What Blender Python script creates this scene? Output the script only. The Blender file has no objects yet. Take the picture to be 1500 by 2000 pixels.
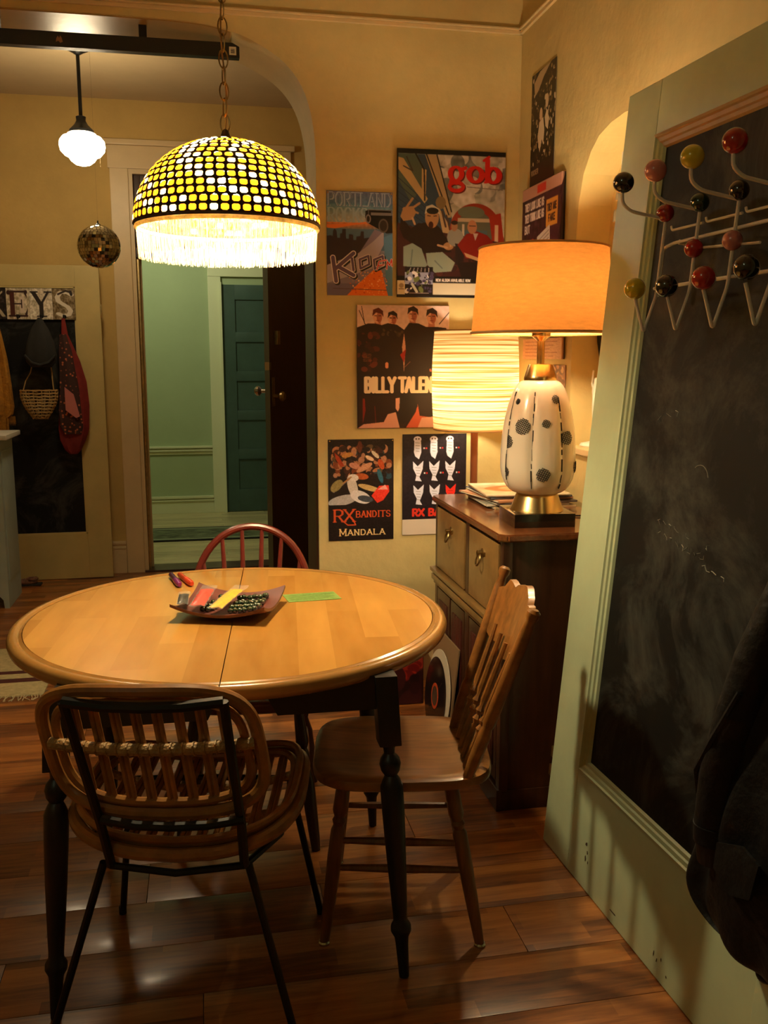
import bpy, bmesh, math, random
import numpy as np
from mathutils import Vector, Matrix
random.seed(7)
PI = math.pi
S = bpy.context.scene
COL = S.collection
R = math.radians

# ------------------------------------------------------------------ camera, world, exposure, room lights
CAMF, HOR, EYE = 1800.0, 700.0, 1.45
pitch = math.atan((1000 - HOR) / CAMF); yaw = R(11.1)
cd = bpy.data.cameras.new('camera'); cam = bpy.data.objects.new('camera', cd); COL.objects.link(cam)
cd.sensor_fit = 'VERTICAL'; cd.sensor_height = 36; cd.lens = 36 * CAMF / 2000; cd.clip_start = 0.02
cam.location = (0, 0, EYE); cam.rotation_euler = (PI / 2 - pitch, 0, -yaw)
S.camera = cam
S.view_settings.view_transform = 'Standard'; S.view_settings.look = 'None'
S.view_settings.exposure = 0.72; S.view_settings.gamma = 1.0; S.view_settings.use_curve_mapping = False
w = bpy.data.worlds.new('world'); S.world = w; w.use_nodes = True
w.node_tree.nodes['Background'].inputs[0].default_value = (1, .8, .5, 1)
w.node_tree.nodes['Background'].inputs[1].default_value = 0.006

def lamp(name, loc, power, col, size=.03, kind='POINT', rot=(0, 0, 0)):
    l = bpy.data.lights.new(name, kind); l.energy = power; l.color = col
    if kind == 'POINT': l.shadow_soft_size = size
    else: l.shape = 'RECTANGLE'; l.size = size[0]; l.size_y = size[1]
    o = bpy.data.objects.new(name, l); o.location = loc; o.rotation_euler = rot; COL.objects.link(o); return o
WARM = (1, .82, .47)
L_TABLE, L_ORANGE, L_STRIPE, L_GLOBE, L_HALL, L_ROOM = 36.0, 12.5, 6.0, 12.0, 25.0, 4.6
lamp('hall_light', (-.5, 7.6, 2.75), L_HALL, (1, .93, .62), .12)
lamp('room_fill_light', (-1.3, .1, 2.75), L_ROOM, (.85, 1, .68), .06)      # added fill lamp, unseen, high to the left of the camera

# ------------------------------------------------------------------ materials
MATS = {}
def mat(name, col, rough=.6, metal=0, spec=.5, noise=0, nscale=8, bump=0, bscale=60, coat=0, trans=0, emit=0, stretch=None, var=0, coords='Object'):
    if name in MATS: return MATS[name]
    m = bpy.data.materials.new(name); m.use_nodes = True; nt = m.node_tree; N = nt.nodes; L = nt.links
    b = N['Principled BSDF']; out = N['Material Output']
    b.inputs['Roughness'].default_value = rough; b.inputs['Metallic'].default_value = metal
    b.inputs['Specular IOR Level'].default_value = spec; b.inputs['Coat Weight'].default_value = coat
    b.inputs['Coat Roughness'].default_value = .12
    b.inputs['Base Color'].default_value = (*col, 1)
    tc = N.new('ShaderNodeTexCoord'); mp = N.new('ShaderNodeMapping'); L.new(tc.outputs[coords], mp.inputs[0])
    if stretch: mp.inputs['Scale'].default_value = stretch
    src = None
    if noise:
        n = N.new('ShaderNodeTexNoise'); n.inputs['Scale'].default_value = nscale; n.inputs['Detail'].default_value = 6
        n.inputs['Roughness'].default_value = .65
        L.new(mp.outputs[0], n.inputs[0])
        r = N.new('ShaderNodeValToRGB'); r.color_ramp.elements[0].position = .3; r.color_ramp.elements[1].position = .72
        r.color_ramp.elements[0].color = (*[max(0, c * (1 - noise)) for c in col], 1)
        r.color_ramp.elements[1].color = (*[min(1, c * (1 + noise * .6)) for c in col], 1)
        L.new(n.outputs[0], r.inputs[0]); src = r.outputs[0]
        L.new(src, b.inputs['Base Color'])
    if var:
        oi = N.new('ShaderNodeObjectInfo'); hs = N.new('ShaderNodeHueSaturation')
        mr = N.new('ShaderNodeMapRange'); mr.inputs[3].default_value = 1 - var; mr.inputs[4].default_value = 1 + var
        L.new(oi.outputs['Random'], mr.inputs[0]); L.new(mr.outputs[0], hs.inputs['Value'])
        if src: L.new(src, hs.inputs['Color'])
        else: hs.inputs['Color'].default_value = (*col, 1)
        L.new(hs.outputs[0], b.inputs['Base Color']); src = hs.outputs[0]
    if bump:
        n2 = N.new('ShaderNodeTexNoise'); n2.inputs['Scale'].default_value = bscale; n2.inputs['Detail'].default_value = 4
        L.new(mp.outputs[0], n2.inputs[0]); bp = N.new('ShaderNodeBump'); bp.inputs['Strength'].default_value = bump
        bp.inputs['Distance'].default_value = .01
        L.new(n2.outputs[0], bp.inputs['Height']); L.new(bp.outputs[0], b.inputs['Normal'])
    if trans:
        t = N.new('ShaderNodeBsdfTranslucent'); mx = N.new('ShaderNodeMixShader'); mx.inputs[0].default_value = trans
        t.inputs[0].default_value = (*col, 1)
        if src: L.new(src, t.inputs[0])
        L.new(b.outputs[0], mx.inputs[1]); L.new(t.outputs[0], mx.inputs[2]); L.new(mx.outputs[0], out.inputs[0])
    if emit:
        b.inputs['Emission Color'].default_value = (*col, 1); b.inputs['Emission Strength'].default_value = emit
    MATS[name] = m; return m
def nodes(m): return m.node_tree.nodes, m.node_tree.links, m.node_tree.nodes['Principled BSDF']
def glassy(name, col, rough=.05, alpha=.35):
    m = mat(name, col, rough, coat=.5); N, L, b = nodes(m); b.inputs['Alpha'].default_value = alpha; return m

plaster = mat('plaster_cream', (.60, .48, .22), .75, noise=.14, nscale=3.0, bump=.25, bscale=26)
plaster_v = mat('plaster_vestibule', (.56, .38, .12), .8, noise=.12, nscale=3.0, bump=.2, bscale=26)
ceilm = mat('ceiling_paint', (.55, .42, .24), .85, noise=.08, nscale=3)
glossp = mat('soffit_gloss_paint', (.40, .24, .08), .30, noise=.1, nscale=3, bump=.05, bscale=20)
trimc = mat('cream_trim_paint', (.66, .50, .27), .42, noise=.08, nscale=6, bump=.06, bscale=14)
keysd = mat('cream_door_paint', (.56, .44, .17), .5, noise=.12, nscale=5, bump=.08, bscale=18)
greend = mat('sage_door_paint', (.47, .56, .36), .38, noise=.10, nscale=5, bump=.10, bscale=16)
hallw = mat('mint_hall_paint', (.34, .43, .26), .7, noise=.06, nscale=3)
hallt = mat('hall_trim_paint', (.62, .66, .46), .5)
teal = mat('teal_door_paint', (.040, .085, .075), .5, noise=.15, nscale=8)
browndoor = mat('dark_brown_stain', (.050, .018, .006), .45, noise=.35, nscale=6, stretch=(6, 6, .8))
hallfl = mat('hall_floor_wood', (.46, .40, .22), .35, noise=.35, nscale=5, stretch=(.8, 9, 1), var=.15)
blackp = mat('black_paint', (.010, .010, .010), .38, noise=.3, nscale=20, bump=.1, bscale=40)
blackm = mat('black_metal', (.008, .008, .008), .35, metal=.3)
brass = mat('brushed_brass', (.72, .50, .22), .25, metal=1)
oldbrass = mat('aged_brass', (.42, .30, .13), .38, metal=1, noise=.3, nscale=40)
chrome = mat('silver_metal', (.6, .58, .52), .2, metal=1)
darkwood = mat('dark_walnut', (.055, .018, .008), .35, noise=.4, nscale=5, stretch=(7, 7, .8), coat=.25)
topwood = mat('polished_walnut_top', (.20, .065, .022), .22, noise=.4, nscale=6, stretch=(9, 1, 9), coat=.5)
drawerw = mat('honey_burl_drawer', (.30, .17, .055), .35, noise=.3, nscale=11, coat=.3)
burg = mat('burgundy_carved_wood', (.09, .018, .014), .45, noise=.6, nscale=9, stretch=(4, 4, 1.2), bump=1, bscale=12)
rattan = mat('rattan_cane', (.34, .14, .03), .35, noise=.45, nscale=14, coat=.25)
rattan2 = mat('rattan_wrap', (.42, .24, .08), .45, noise=.35, nscale=60, bump=.6, bscale=120)
chairw = mat('oak_chair_wood', (.33, .13, .028), .35, noise=.45, nscale=5, stretch=(9, 1.1, 5), coat=.3)
chairl = mat('oak_chair_leg', (.22, .085, .022), .38, noise=.4, nscale=5, stretch=(8, 8, 1), coat=.25)
redw = mat('cherry_red_wood', (.13, .017, .012), .28, noise=.25, nscale=7, coat=.5)
rim_w = mat('honey_table_edge', (.42, .21, .055), .25, noise=.2, nscale=7, coat=.5)
cream = mat('cream_ceramic', (.74, .66, .55), .22, coat=.5)
ink = mat('black_glaze', (.012, .012, .016), .35)
walnutpole = mat('reddish_wood_pole', (.26, .08, .03), .35)
white = mat('white_paint', (.75, .74, .66), .4)
wire = mat('white_enamel_wire', (.82, .78, .72), .35)
paleblue = mat('pale_blue_paint', (.40, .50, .48), .5, noise=.1)
leather = mat('black_leather', (.0030, .0025, .0022), .6, spec=.3, noise=.5, nscale=12, bump=.9, bscale=18)
redcloth = mat('red_cloth', (.20, .012, .008), .8, noise=.3, nscale=12)
pinkcloth = mat('pink_cloth', (.50, .16, .14), .85)
darkcloth = mat('charcoal_cloth', (.022, .021, .019), .9, noise=.3)
yellcloth = mat('mustard_knit', (.50, .22, .020), .9, noise=.35, nscale=30, bump=.6, bscale=90)
straw = mat('straw', (.46, .29, .10), .7, noise=.3, nscale=40)
vinyl = mat('black_vinyl', (.010, .010, .010), .18, spec=.8)
paper = mat('paper_white', (.70, .66, .54), .7)
kraft = mat('kraft_board', (.26, .16, .08), .8)

def wood_planks():
    m = mat('floor_laminate', (.30, .12, .035), .31, spec=.5, coat=.15)
    N, L, b = nodes(m)
    tc = N.new('ShaderNodeTexCoord'); oi = N.new('ShaderNodeObjectInfo')
    mp = N.new('ShaderNodeMapping'); L.new(tc.outputs['Object'], mp.inputs[0])
    mul = N.new('ShaderNodeVectorMath'); mul.operation = 'SCALE'; mul.inputs[0].default_value = (17, 31, 5); L.new(oi.outputs['Random'], mul.inputs['Scale'])
    L.new(mul.outputs[0], mp.inputs['Location'])
    # three printed strips of different tone along each board, with staggered ends
    br = N.new('ShaderNodeTexBrick'); br.inputs['Scale'].default_value = 1; br.inputs['Brick Width'].default_value = .42
    br.inputs['Row Height'].default_value = .066; br.inputs['Mortar Size'].default_value = 0; br.offset = .37
    br.inputs['Color1'].default_value = (0, 0, 0, 1); br.inputs['Color2'].default_value = (1, 1, 1, 1)
    L.new(mp.outputs[0], br.inputs[0])
    n = N.new('ShaderNodeTexNoise'); n.inputs['Scale'].default_value = 4; n.inputs['Detail'].default_value = 8; n.inputs['Roughness'].default_value = .65
    m2 = N.new('ShaderNodeMapping'); m2.inputs['Scale'].default_value = (1.1, 13, 1); L.new(mp.outputs[0], m2.inputs[0]); L.new(m2.outputs[0], n.inputs[0])
    n.inputs['Distortion'].default_value = .6
    mx = N.new('ShaderNodeMix'); mx.inputs[0].default_value = .27
    L.new(n.outputs[0], mx.inputs[2]); L.new(br.outputs[0], mx.inputs[3])
    r = N.new('ShaderNodeValToRGB'); e = r.color_ramp.elements
    e[0].position = .22; e[0].color = (.050, .014, .004, 1); e[1].position = .74; e[1].color = (.48, .19, .048, 1)
    a = e.new(.40); a.color = (.19, .062, .016, 1); a = e.new(.55); a.color = (.34, .118, .027, 1)
    L.new(mx.outputs[0], r.inputs[0]); L.new(r.outputs[0], b.inputs['Base Color'])
    return m
floorm = wood_planks()

def table_wood():
    m = mat('maple_butcher_block', (.62, .34, .10), .26, coat=.35)
    N, L, b = nodes(m)
    tc = N.new('ShaderNodeTexCoord'); mp = N.new('ShaderNodeMapping'); mp.inputs['Rotation'].default_value = (0, 0, R(90 + 5)); L.new(tc.outputs['Object'], mp.inputs[0])
    br = N.new('ShaderNodeTexBrick'); br.inputs['Scale'].default_value = 1; br.inputs['Brick Width'].default_value = .44
    br.inputs['Row Height'].default_value = .085; br.inputs['Mortar Size'].default_value = 0; br.offset = .43; br.squash = 1
    br.inputs['Color1'].default_value = (0, 0, 0, 1); br.inputs['Color2'].default_value = (1, 1, 1, 1)
    L.new(mp.outputs[0], br.inputs[0])
    n = N.new('ShaderNodeTexNoise'); n.inputs['Scale'].default_value = 3.2; n.inputs['Detail'].default_value = 7
    m2 = N.new('ShaderNodeMapping'); m2.inputs['Scale'].default_value = (1.2, 6, 1); L.new(mp.outputs[0], m2.inputs[0]); L.new(m2.outputs[0], n.inputs[0])
    mx = N.new('ShaderNodeMix'); mx.inputs[0].default_value = .38
    L.new(n.outputs[0], mx.inputs[2]); L.new(br.outputs[0], mx.inputs[3])
    r = N.new('ShaderNodeValToRGB'); e = r.color_ramp.elements
    e[0].position = .15; e[0].color = (.42, .19, .034, 1); e[1].position = .85; e[1].color = (.68, .36, .078, 1)
    L.new(mx.outputs[0], r.inputs[0]); L.new(r.outputs[0], b.inputs['Base Color'])
    return m
tablem = table_wood()

def chalk_mat():
    m = mat('chalkboard', (.006, .006, .0055), .6, spec=.25)
    N, L, b = nodes(m)
    tc = N.new('ShaderNodeTexCoord')
    n = N.new('ShaderNodeTexNoise'); n.inputs['Scale'].default_value = 3.3; n.inputs['Detail'].default_value = 9; n.inputs['Roughness'].default_value = .72; n.inputs['Distortion'].default_value = .8
    L.new(tc.outputs['Object'], n.inputs[0])
    r = N.new('ShaderNodeValToRGB'); e = r.color_ramp.elements
    e[0].position = .46; e[0].color = (.005, .005, .0045, 1); e[1].position = .80; e[1].color = (.085, .085, .072, 1)
    L.new(n.outputs[0], r.inputs[0]); L.new(r.outputs[0], b.inputs['Base Color']); return m
chalk = chalk_mat()

# ------------------------------------------------------------------ builders
class MB:
    def __init__(s): s.bm = bmesh.new()
    def box(s, x0, x1, y0, y1, z0, z1, bev=0):
        vs = [s.bm.verts.new(p) for p in ((x0, y0, z0), (x1, y0, z0), (x1, y1, z0), (x0, y1, z0), (x0, y0, z1), (x1, y0, z1), (x1, y1, z1), (x0, y1, z1))]
        fs = [s.bm.faces.new([vs[i] for i in q]) for q in ((3, 2, 1, 0), (4, 5, 6, 7), (0, 1, 5, 4), (1, 2, 6, 5), (2, 3, 7, 6), (3, 0, 4, 7))]
        if bev:
            es = list({e for f in fs for e in f.edges})
            bmesh.ops.bevel(s.bm, geom=es, offset=bev, segments=2, affect='EDGES', profile=.7)
        return s
    def obox(s, o, ax, ay, az, bev=0):
        """box from corner o along three edge vectors"""
        o, ax, ay, az = map(Vector, (o, ax, ay, az))
        P = [o, o + ax, o + ax + ay, o + ay, o + az, o + ax + az, o + ax + ay + az, o + ay + az]
        vs = [s.bm.verts.new(p) for p in P]
        fs = [s.bm.faces.new([vs[i] for i in q]) for q in ((3, 2, 1, 0), (4, 5, 6, 7), (0, 1, 5, 4), (1, 2, 6, 5), (2, 3, 7, 6), (3, 0, 4, 7))]
        if bev:
            es = list({e for f in fs for e in f.edges})
            bmesh.ops.bevel(s.bm, geom=es, offset=bev, segments=2, affect='EDGES', profile=.7)
        return s
    def prism(s, pts, v, ccap=True):
        """polygon of 3d points extruded by v"""
        v = Vector(v)
        a = [s.bm.verts.new(p) for p in pts]; b = [s.bm.verts.new(Vector(p) + v) for p in pts]
        s.bm.faces.new(a[::-1]); s.bm.faces.new(b); n = len(a)
        for i in range(n): s.bm.faces.new((a[i], a[(i + 1) % n], b[(i + 1) % n], b[i]))
        return s
    def tube(s, pts, r, seg=8, closed=False, cap=True, flat=1.0):
        pts = [Vector(p) for p in pts]; n = len(pts)
        rs = r if isinstance(r, (list, tuple)) else [r] * n
        def tan(i):
            if closed: return (pts[(i + 1) % n] - pts[i - 1]).normalized()
            return (pts[min(i + 1, n - 1)] - pts[max(i - 1, 0)]).normalized()
        t = tan(0); u = t.orthogonal().normalized(); rings = []
        for i in range(n):
            t = tan(i); u = (u - t * u.dot(t)).normalized(); v = t.cross(u)
            rings.append([s.bm.verts.new(pts[i] + (u * math.cos(2 * PI * k / seg) + v * math.sin(2 * PI * k / seg) * flat) * rs[i]) for k in range(seg)])
        for i in range(n if closed else n - 1):
            a, b = rings[i], rings[(i + 1) % n]
            if closed and i == n - 1:
                best = min(range(seg), key=lambda q: (a[0].co - b[q].co).length); b = b[best:] + b[:best]
            for k in range(seg):
                s.bm.faces.new((a[k], a[(k + 1) % seg], b[(k + 1) % seg], b[k]))
        if cap and not closed:
            s.bm.faces.new(rings[0][::-1]); s.bm.faces.new(rings[-1])
        return s
    def lathe(s, prof, o=(0, 0, 0), axis=(0, 0, 1), seg=24, caps=True):
        o = Vector(o); q = Vector((0, 0, 1)).rotation_difference(Vector(axis).normalized()); rings = []
        for r, z in prof:
            rings.append([s.bm.verts.new(o + q @ Vector((r * math.cos(2 * PI * k / seg), r * math.sin(2 * PI * k / seg), z))) for k in range(seg)])
        for a, b in zip(rings, rings[1:]):
            for k in range(seg): s.bm.faces.new((a[k], a[(k + 1) % seg], b[(k + 1) % seg], b[k]))
        if caps: s.bm.faces.new(rings[0][::-1]); s.bm.faces.new(rings[-1])
        return s
    def sphere(s, c, r, u=16, v=10, sc=(1, 1, 1)):
        g = bmesh.ops.create_uvsphere(s.bm, u_segments=u, v_segments=v, radius=r)
        for vv in g['verts']: vv.co = Vector((vv.co.x * sc[0], vv.co.y * sc[1], vv.co.z * sc[2])) + Vector(c)
        return s
    def grid(s, fn, nu, nv, closed_u=False):
        g = [[s.bm.verts.new(fn(i / nu, j / nv)) for j in range(nv + 1)] for i in range(nu if closed_u else nu + 1)]
        for i in range(nu):
            a, b = g[i], g[(i + 1) % len(g)]
            for j in range(nv): s.bm.faces.new((a[j], b[j], b[j + 1], a[j + 1]))
        return s
ORG = {}
def link(name, me, m, parent):
    o = bpy.data.objects.new(name, me); COL.objects.link(o)
    if m: me.materials.append(m)
    if parent: o.parent = parent; ORG[o.name] = ORG.get(parent.name, Vector((0, 0, 0)))
    return o
def obj(name, mb, m, parent=None, smooth=True, ang=35, solid=0):
    bm = mb.bm; org = ORG.get(parent.name, None) if parent else None
    if org is not None and org.length > 0: bmesh.ops.translate(bm, verts=bm.verts, vec=-org)
    bmesh.ops.recalc_face_normals(bm, faces=bm.faces)
    if smooth:
        for f in bm.faces: f.smooth = True
        for e in bm.edges:
            if len(e.link_faces) == 2 and e.calc_face_angle(0) > R(ang): e.smooth = False
    me = bpy.data.meshes.new(name); bm.to_mesh(me); bm.free()
    o = link(name, me, m, parent)
    if solid:
        md = o.modifiers.new('solid', 'SOLIDIFY'); md.thickness = solid
    return o
def copy_mesh(name, src, parent, loc=(0, 0, 0), rot=None, m=None):
    o = bpy.data.objects.new(name, src.data); COL.objects.link(o)
    if parent: o.parent = parent
    o.location = loc
    if rot: o.rotation_euler = rot
    return o
def tag(o, label=None, cat=None, group=None, kind=None):
    if label: o['label'] = label
    if cat: o['category'] = cat
    if group: o['group'] = group
    if kind: o['kind'] = kind
    return o
def thing(name, label, cat, loc=(0, 0, 0), group=None, rot=None, local=False):
    o = bpy.data.objects.new(name, None); COL.objects.link(o); o.location = loc; o.empty_display_size = .05
    if rot: o.rotation_euler = rot
    ORG[o.name] = Vector((0, 0, 0)) if local else Vector(loc)
    return tag(o, label, cat, group)
def own(o, loc):
    """move a one-mesh object's origin to loc"""
    loc = Vector(loc); o.data.transform(Matrix.Translation(-loc)); o.location = loc; return o
def struct(name, mb, m, parent=None, smooth=False):
    o = obj(name, mb, m, parent, smooth=smooth)
    if not parent: o['kind'] = 'structure'
    return o

# ------------------------------------------------------------------ room shell
XR, YB, YF, YE, YH, ZC = 1.365, 3.95, 4.30, 6.40, 8.84, 3.10
XL, Y0 = -2.6, -1.4
# floor: sub floor plus individual boards running along X
sub = struct('floor', MB().box(XL - .1, 2.4, Y0 - .1, YE + .15, -.06, -.012), darkwood)
bw, bl = .198, 1.26
pbm = MB().box(-bl / 2 + .0008, bl / 2 - .0008, -bw / 2 + .0008, bw / 2 - .0008, -.012, 0, bev=.0009)
plank0 = None
row = 0; y = Y0
while y < YE + .12:
    off = (row * .47) % bl; x = XL - off
    while x < 1.5:
        cx, cy = x + bl / 2, y + bw / 2
        if not (cy < 1.0 and cx < -1.3):
            if plank0 is None: plank0 = obj('plank', pbm, floorm, sub); plank0.location = (cx, cy, 0)
            else: copy_mesh('plank', plank0, sub, (cx, cy, 0))
        x += bl
    y += bw; row += 1
hf = struct('floor_hall', MB().box(-2.2, 2.2, YE + .15, YH + .2, -.06, -.012), hallt)
hp = None
for r_ in range(24):
    for c_ in range(3):
        cx = -1.7 + c_ * 1.5 + (r_ % 3) * .4 - .4; cy = YE + .2 + r_ * .1
        if hp is None:
            hp = obj('plank', MB().box(-.749, .749, -.0492, .0492, -.012, 0, bev=.0008), hallfl, hf); hp.location = (cx, cy, 0)
        else: copy_mesh('plank', hp, hf, (cx, cy, 0))
struct('ceiling', MB().box(XL - .1, XR + .4, Y0 - .1, YF, ZC, ZC + .1), ceilm)
struct('ceiling_vestibule', MB().box(-2.4, 1.6, YF, YE + .2, 3.07, 3.17), ceilm)
struct('ceiling_hall', MB().box(-2.2, 2.2, YE + .2, YH + .2, 3.0, 3.1), hallw)
# back wall with the wide arched opening
arch = [(.485, 0), (.485, 1.9), (.490, 2.279), (.485, 2.366), (.469, 2.45), (.435, 2.531), (.366, 2.618), (.296, 2.666), (.157, 2.735), (.0, 2.752), (-.35, 2.758)]
def smooth2(P, n=4):
    out = []
    for i in range(len(P) - 1):
        p0, p1, p2, p3 = P[max(i - 1, 0)], P[i], P[i + 1], P[min(i + 2, len(P) - 1)]
        for k in range(n):
            t = k / n; out.append(tuple(.5 * (2 * p1[c] + (p2[c] - p0[c]) * t + (2 * p0[c] - 5 * p1[c] + 4 * p2[c] - p3[c]) * t * t + (3 * p1[c] - p0[c] - 3 * p2[c] + p3[c]) * t ** 3) for c in (0, 1)))
    return out + [P[-1]]
arch = arch[:2] + smooth2([(.489, 2.12), (.488, 2.30), (.470, 2.44), (.430, 2.545), (.366, 2.622), (.275, 2.680), (.157, 2.727), (.0, 2.752), (-.35, 2.758)])
archL = [(-1.6, 2.758), (-1.95, 2.735), (-2.1, 2.666), (-2.2, 2.5), (-2.25, 2.3), (-2.25, 0)]
outer = [(XR + .2, 0), (XR + .2, ZC), (XL, ZC), (XL, 0)]
pts = outer + list(reversed(archL)) + list(reversed(arch))
struct('wall_back', MB().prism([(x, YB, z) for x, z in pts], (0, YF - YB, 0)), plaster, smooth=True)
# glossy painted soffit lining inside the arch
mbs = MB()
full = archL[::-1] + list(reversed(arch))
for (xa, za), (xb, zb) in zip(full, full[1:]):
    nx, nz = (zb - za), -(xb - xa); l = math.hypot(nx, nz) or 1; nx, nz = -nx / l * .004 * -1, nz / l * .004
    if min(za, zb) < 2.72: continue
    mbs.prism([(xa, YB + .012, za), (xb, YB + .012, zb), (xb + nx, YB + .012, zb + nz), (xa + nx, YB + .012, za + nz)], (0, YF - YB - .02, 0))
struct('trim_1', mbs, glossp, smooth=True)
# thin dark brown strip on the lower inside of the arch jamb
struct('trim_9', MB().box(.476, .4845, YB + .02, YF + .004, 0, 1.92, bev=.002), browndoor)
# right wall with arched niche (recess 0.13 deep)
NY0, NY1, NZ0 = 2.56, 3.30, 1.12
ncv = [(3.305, 1.62), (3.298, 1.876), (3.285, 2.0), (3.248, 2.10), (3.19, 2.165), (3.126, 2.204), (3.03, 2.225), (2.93, 2.232)]
ncr = [(2.93 * 2 - y, z) for y, z in ncv]
A_ = [(YF, 0), (YF, ZC), (2.93, ZC)] + ncv[::-1] + [(3.305, NZ0), (2.93, NZ0), (2.93, 0)]
B_ = [(Y0, 0), (2.93, 0), (2.93, NZ0), (2.93 * 2 - 3.305, NZ0)] + ncr + [(2.93, ZC), (Y0, ZC)]
mb = MB().prism([(XR, y, z) for y, z in A_], (.13, 0, 0)).prism([(XR, y, z) for y, z in B_], (.13, 0, 0))
mb.box(XR + .128, XR + .2, 2.3, 3.5, .9, 2.5)
bmesh.ops.remove_doubles(mb.bm, verts=mb.bm.verts, dist=.0005)
struct('wall_right', mb, plaster)
struct('wall_left', MB().box(XL - .1, XL, Y0, YF, 0, ZC), plaster)
struct('wall_front', MB().box(XL - .1, XR + .2, Y0 - .1, Y0, 0, ZC), plaster)
struct('wall_vestibule_left', MB().box(-2.5, -2.4, YF, YE, 0, 3.1), plaster_v)
struct('wall_vestibule_right', MB().box(1.3, 1.4, YF, YE, 0, 3.1), plaster_v)
# entry wall (with opening for door + transom)
mb = MB().prism([(x, YE, z) for x, z in [(-2.5, 0), (-.42, 0), (-.42, 2.65), (.50, 2.65), (.50, 0), (1.4, 0), (1.4, 3.1), (-2.5, 3.1)]], (0, .15, 0))
struct('wall_entry', mb, plaster_v)
# casing of the entry opening
mb = MB()
mb.box(-.535, -.42, YE - .022, YE, 0, 2.65, bev=.004); mb.box(.50, .615, YE - .022, YE, 0, 2.65, bev=.004)
struct('trim_2', mb, trimc)
mb = MB().box(-.545, .625, YE - .024, YE, 2.65, 2.79, bev=.003).box(-.57, .65, YE - .045, YE, 2.79, 2.825, bev=.006)
struct('trim_3', mb, trimc)
# door frame: jambs, stop mouldings, transom bar
dr = struct('door_1', MB().box(-.42, -.395, YE - .01, YE + .16, 0, 2.65).box(.475, .5, YE - .01, YE + .16, 0, 2.65).box(-.395, .475, YE - .01, YE + .16, 2.62, 2.65), trimc)
obj('stop', MB().box(-.395, -.378, YE + .03, YE + .05, 0, 2.1, bev=.003), oldbrass, dr)
obj('stop', MB().box(-.395, -.365, YE + .09, YE + .12, 0, 2.1, bev=.003), trimc, dr)
obj('transom_bar', MB().box(-.395, .475, YE + .0, YE + .15, 2.10, 2.16, bev=.005), browndoor, dr)
obj('threshold', MB().box(-.42, .5, YE - .03, YE + .17, -.006, .014, bev=.004), darkwood, dr)
# transom: dark frame, patterned glass
tf = obj('transom_frame', MB().box(-.395, -.35, YE + .03, YE + .07, 2.16, 2.62, bev=.004).box(.43, .475, YE + .03, YE + .07, 2.16, 2.62, bev=.004).box(-.35, .43, YE + .03, YE + .07, 2.575, 2.62, bev=.004).box(-.35, .43, YE + .03, YE + .07, 2.16, 2.20, bev=.004), browndoor, dr)
obj('transom_pane', MB().box(-.35, .43, YE + .045, YE + .055, 2.20, 2.575), mat('patterned_dark_glass', (.035, .014, .008), .3, noise=.9, nscale=26, bump=.6, bscale=40), tf)
# baseboards
def baseboard(name, x0, x1, y, h, m, sgn=-1):
    mb = MB().box(x0, x1, min(y, y + sgn * .016), max(y, y + sgn * .016), 0, h, bev=.002)
    mb.box(x0, x1, min(y, y + sgn * .024), max(y, y + sgn * .024), h, h + .022, bev=.006).box(x0, x1, min(y, y + sgn * .02), max(y, y + sgn * .02), h - .03, h - .014, bev=.004)
    return struct(name, mb, m)
baseboard('baseboard_entry', -2.4, -.537, YE, .20, trimc)
baseboard('baseboard_back', .49, XR, YB, .17, trimc)
struct('baseboard_right', MB().box(XR - .018, XR, Y0, YB - .03, 0, .17, bev=.004), trimc)
# picture rail
mb = MB().box(XL, XR, YB - .012, YB, 2.785, 2.80, bev=.003).box(XL, XR, YB - .020, YB, 2.80, 2.808, bev=.003)
struct('trim_4', mb, trimc)
mb = MB().box(XR - .012, XR, Y0, YB, 2.785, 2.80, bev=.003).box(XR - .020, XR, Y0, YB, 2.80, 2.808, bev=.003)
struct('trim_5', mb, trimc)
# niche sill ledge
struct('trim_6', MB().box(XR - .012, XR + .13, 2.57, 3.29, NZ0 - .02, NZ0 + .004, bev=.004), trimc)

# ------------------------------------------------------------------ hallway beyond
struct('wall_hall_back', MB().box(-2.2, 2.2, YH, YH + .1, 0, 3), hallw)
struct('wall_hall_left', MB().box(-2.2, -2.1, YE + .15, YH, 0, 3), hallw)
struct('wall_hall_right', MB().box(2.1, 2.2, YE + .15, YH, 0, 3), hallw)
def mould(name, z, prof):
    mb = MB()
    for a, b, d in prof: mb.box(-2.1, .083, YH - d, YH, z + a, z + b, bev=.003)
    struct(name, mb, hallt)
mould('trim_7', .56, [(0, .03, .012), (.03, .045, .026), (.045, .06, .014), (.06, .078, .034)])
mould('baseboard_hall', 0, [(0, .115, .014), (.115, .13, .024), (.13, .143, .014), (.143, .165, .030)])
struct('trim_8', MB().box(.083, .20, YH - .03, YH, 0, 2.19, bev=.005).box(.083, 1.25, YH - .034, YH, 2.19, 2.34, bev=.005).box(1.10, 1.22, YH - .03, YH, 0, 2.19, bev=.005).box(.185, .205, YH - .05, YH, 0, 2.14), hallt)
d2 = struct('door_2', MB().box(.20, .325, YH - .016, YH + .02, .005, 2.12).box(.975, 1.1, YH - .016, YH + .02, .005, 2.12), teal)
zz = [.0, .30, .615, .93, 1.245, 1.56, 2.12]
for k in range(6):
    za = [.005, .545, .86, 1.20, 1.535, 1.98][k]; zb = [.235, .64, .955, 1.295, 1.645, 2.12][k]
for za, zb in ((.005, .215), (.505, .60), (.875, .965), (1.24, 1.33), (1.60, 1.69), (1.985, 2.12)):
    obj('rail', MB().box(.325, .975, YH - .016, YH + .015, za, zb, bev=.003), teal, d2)
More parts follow.
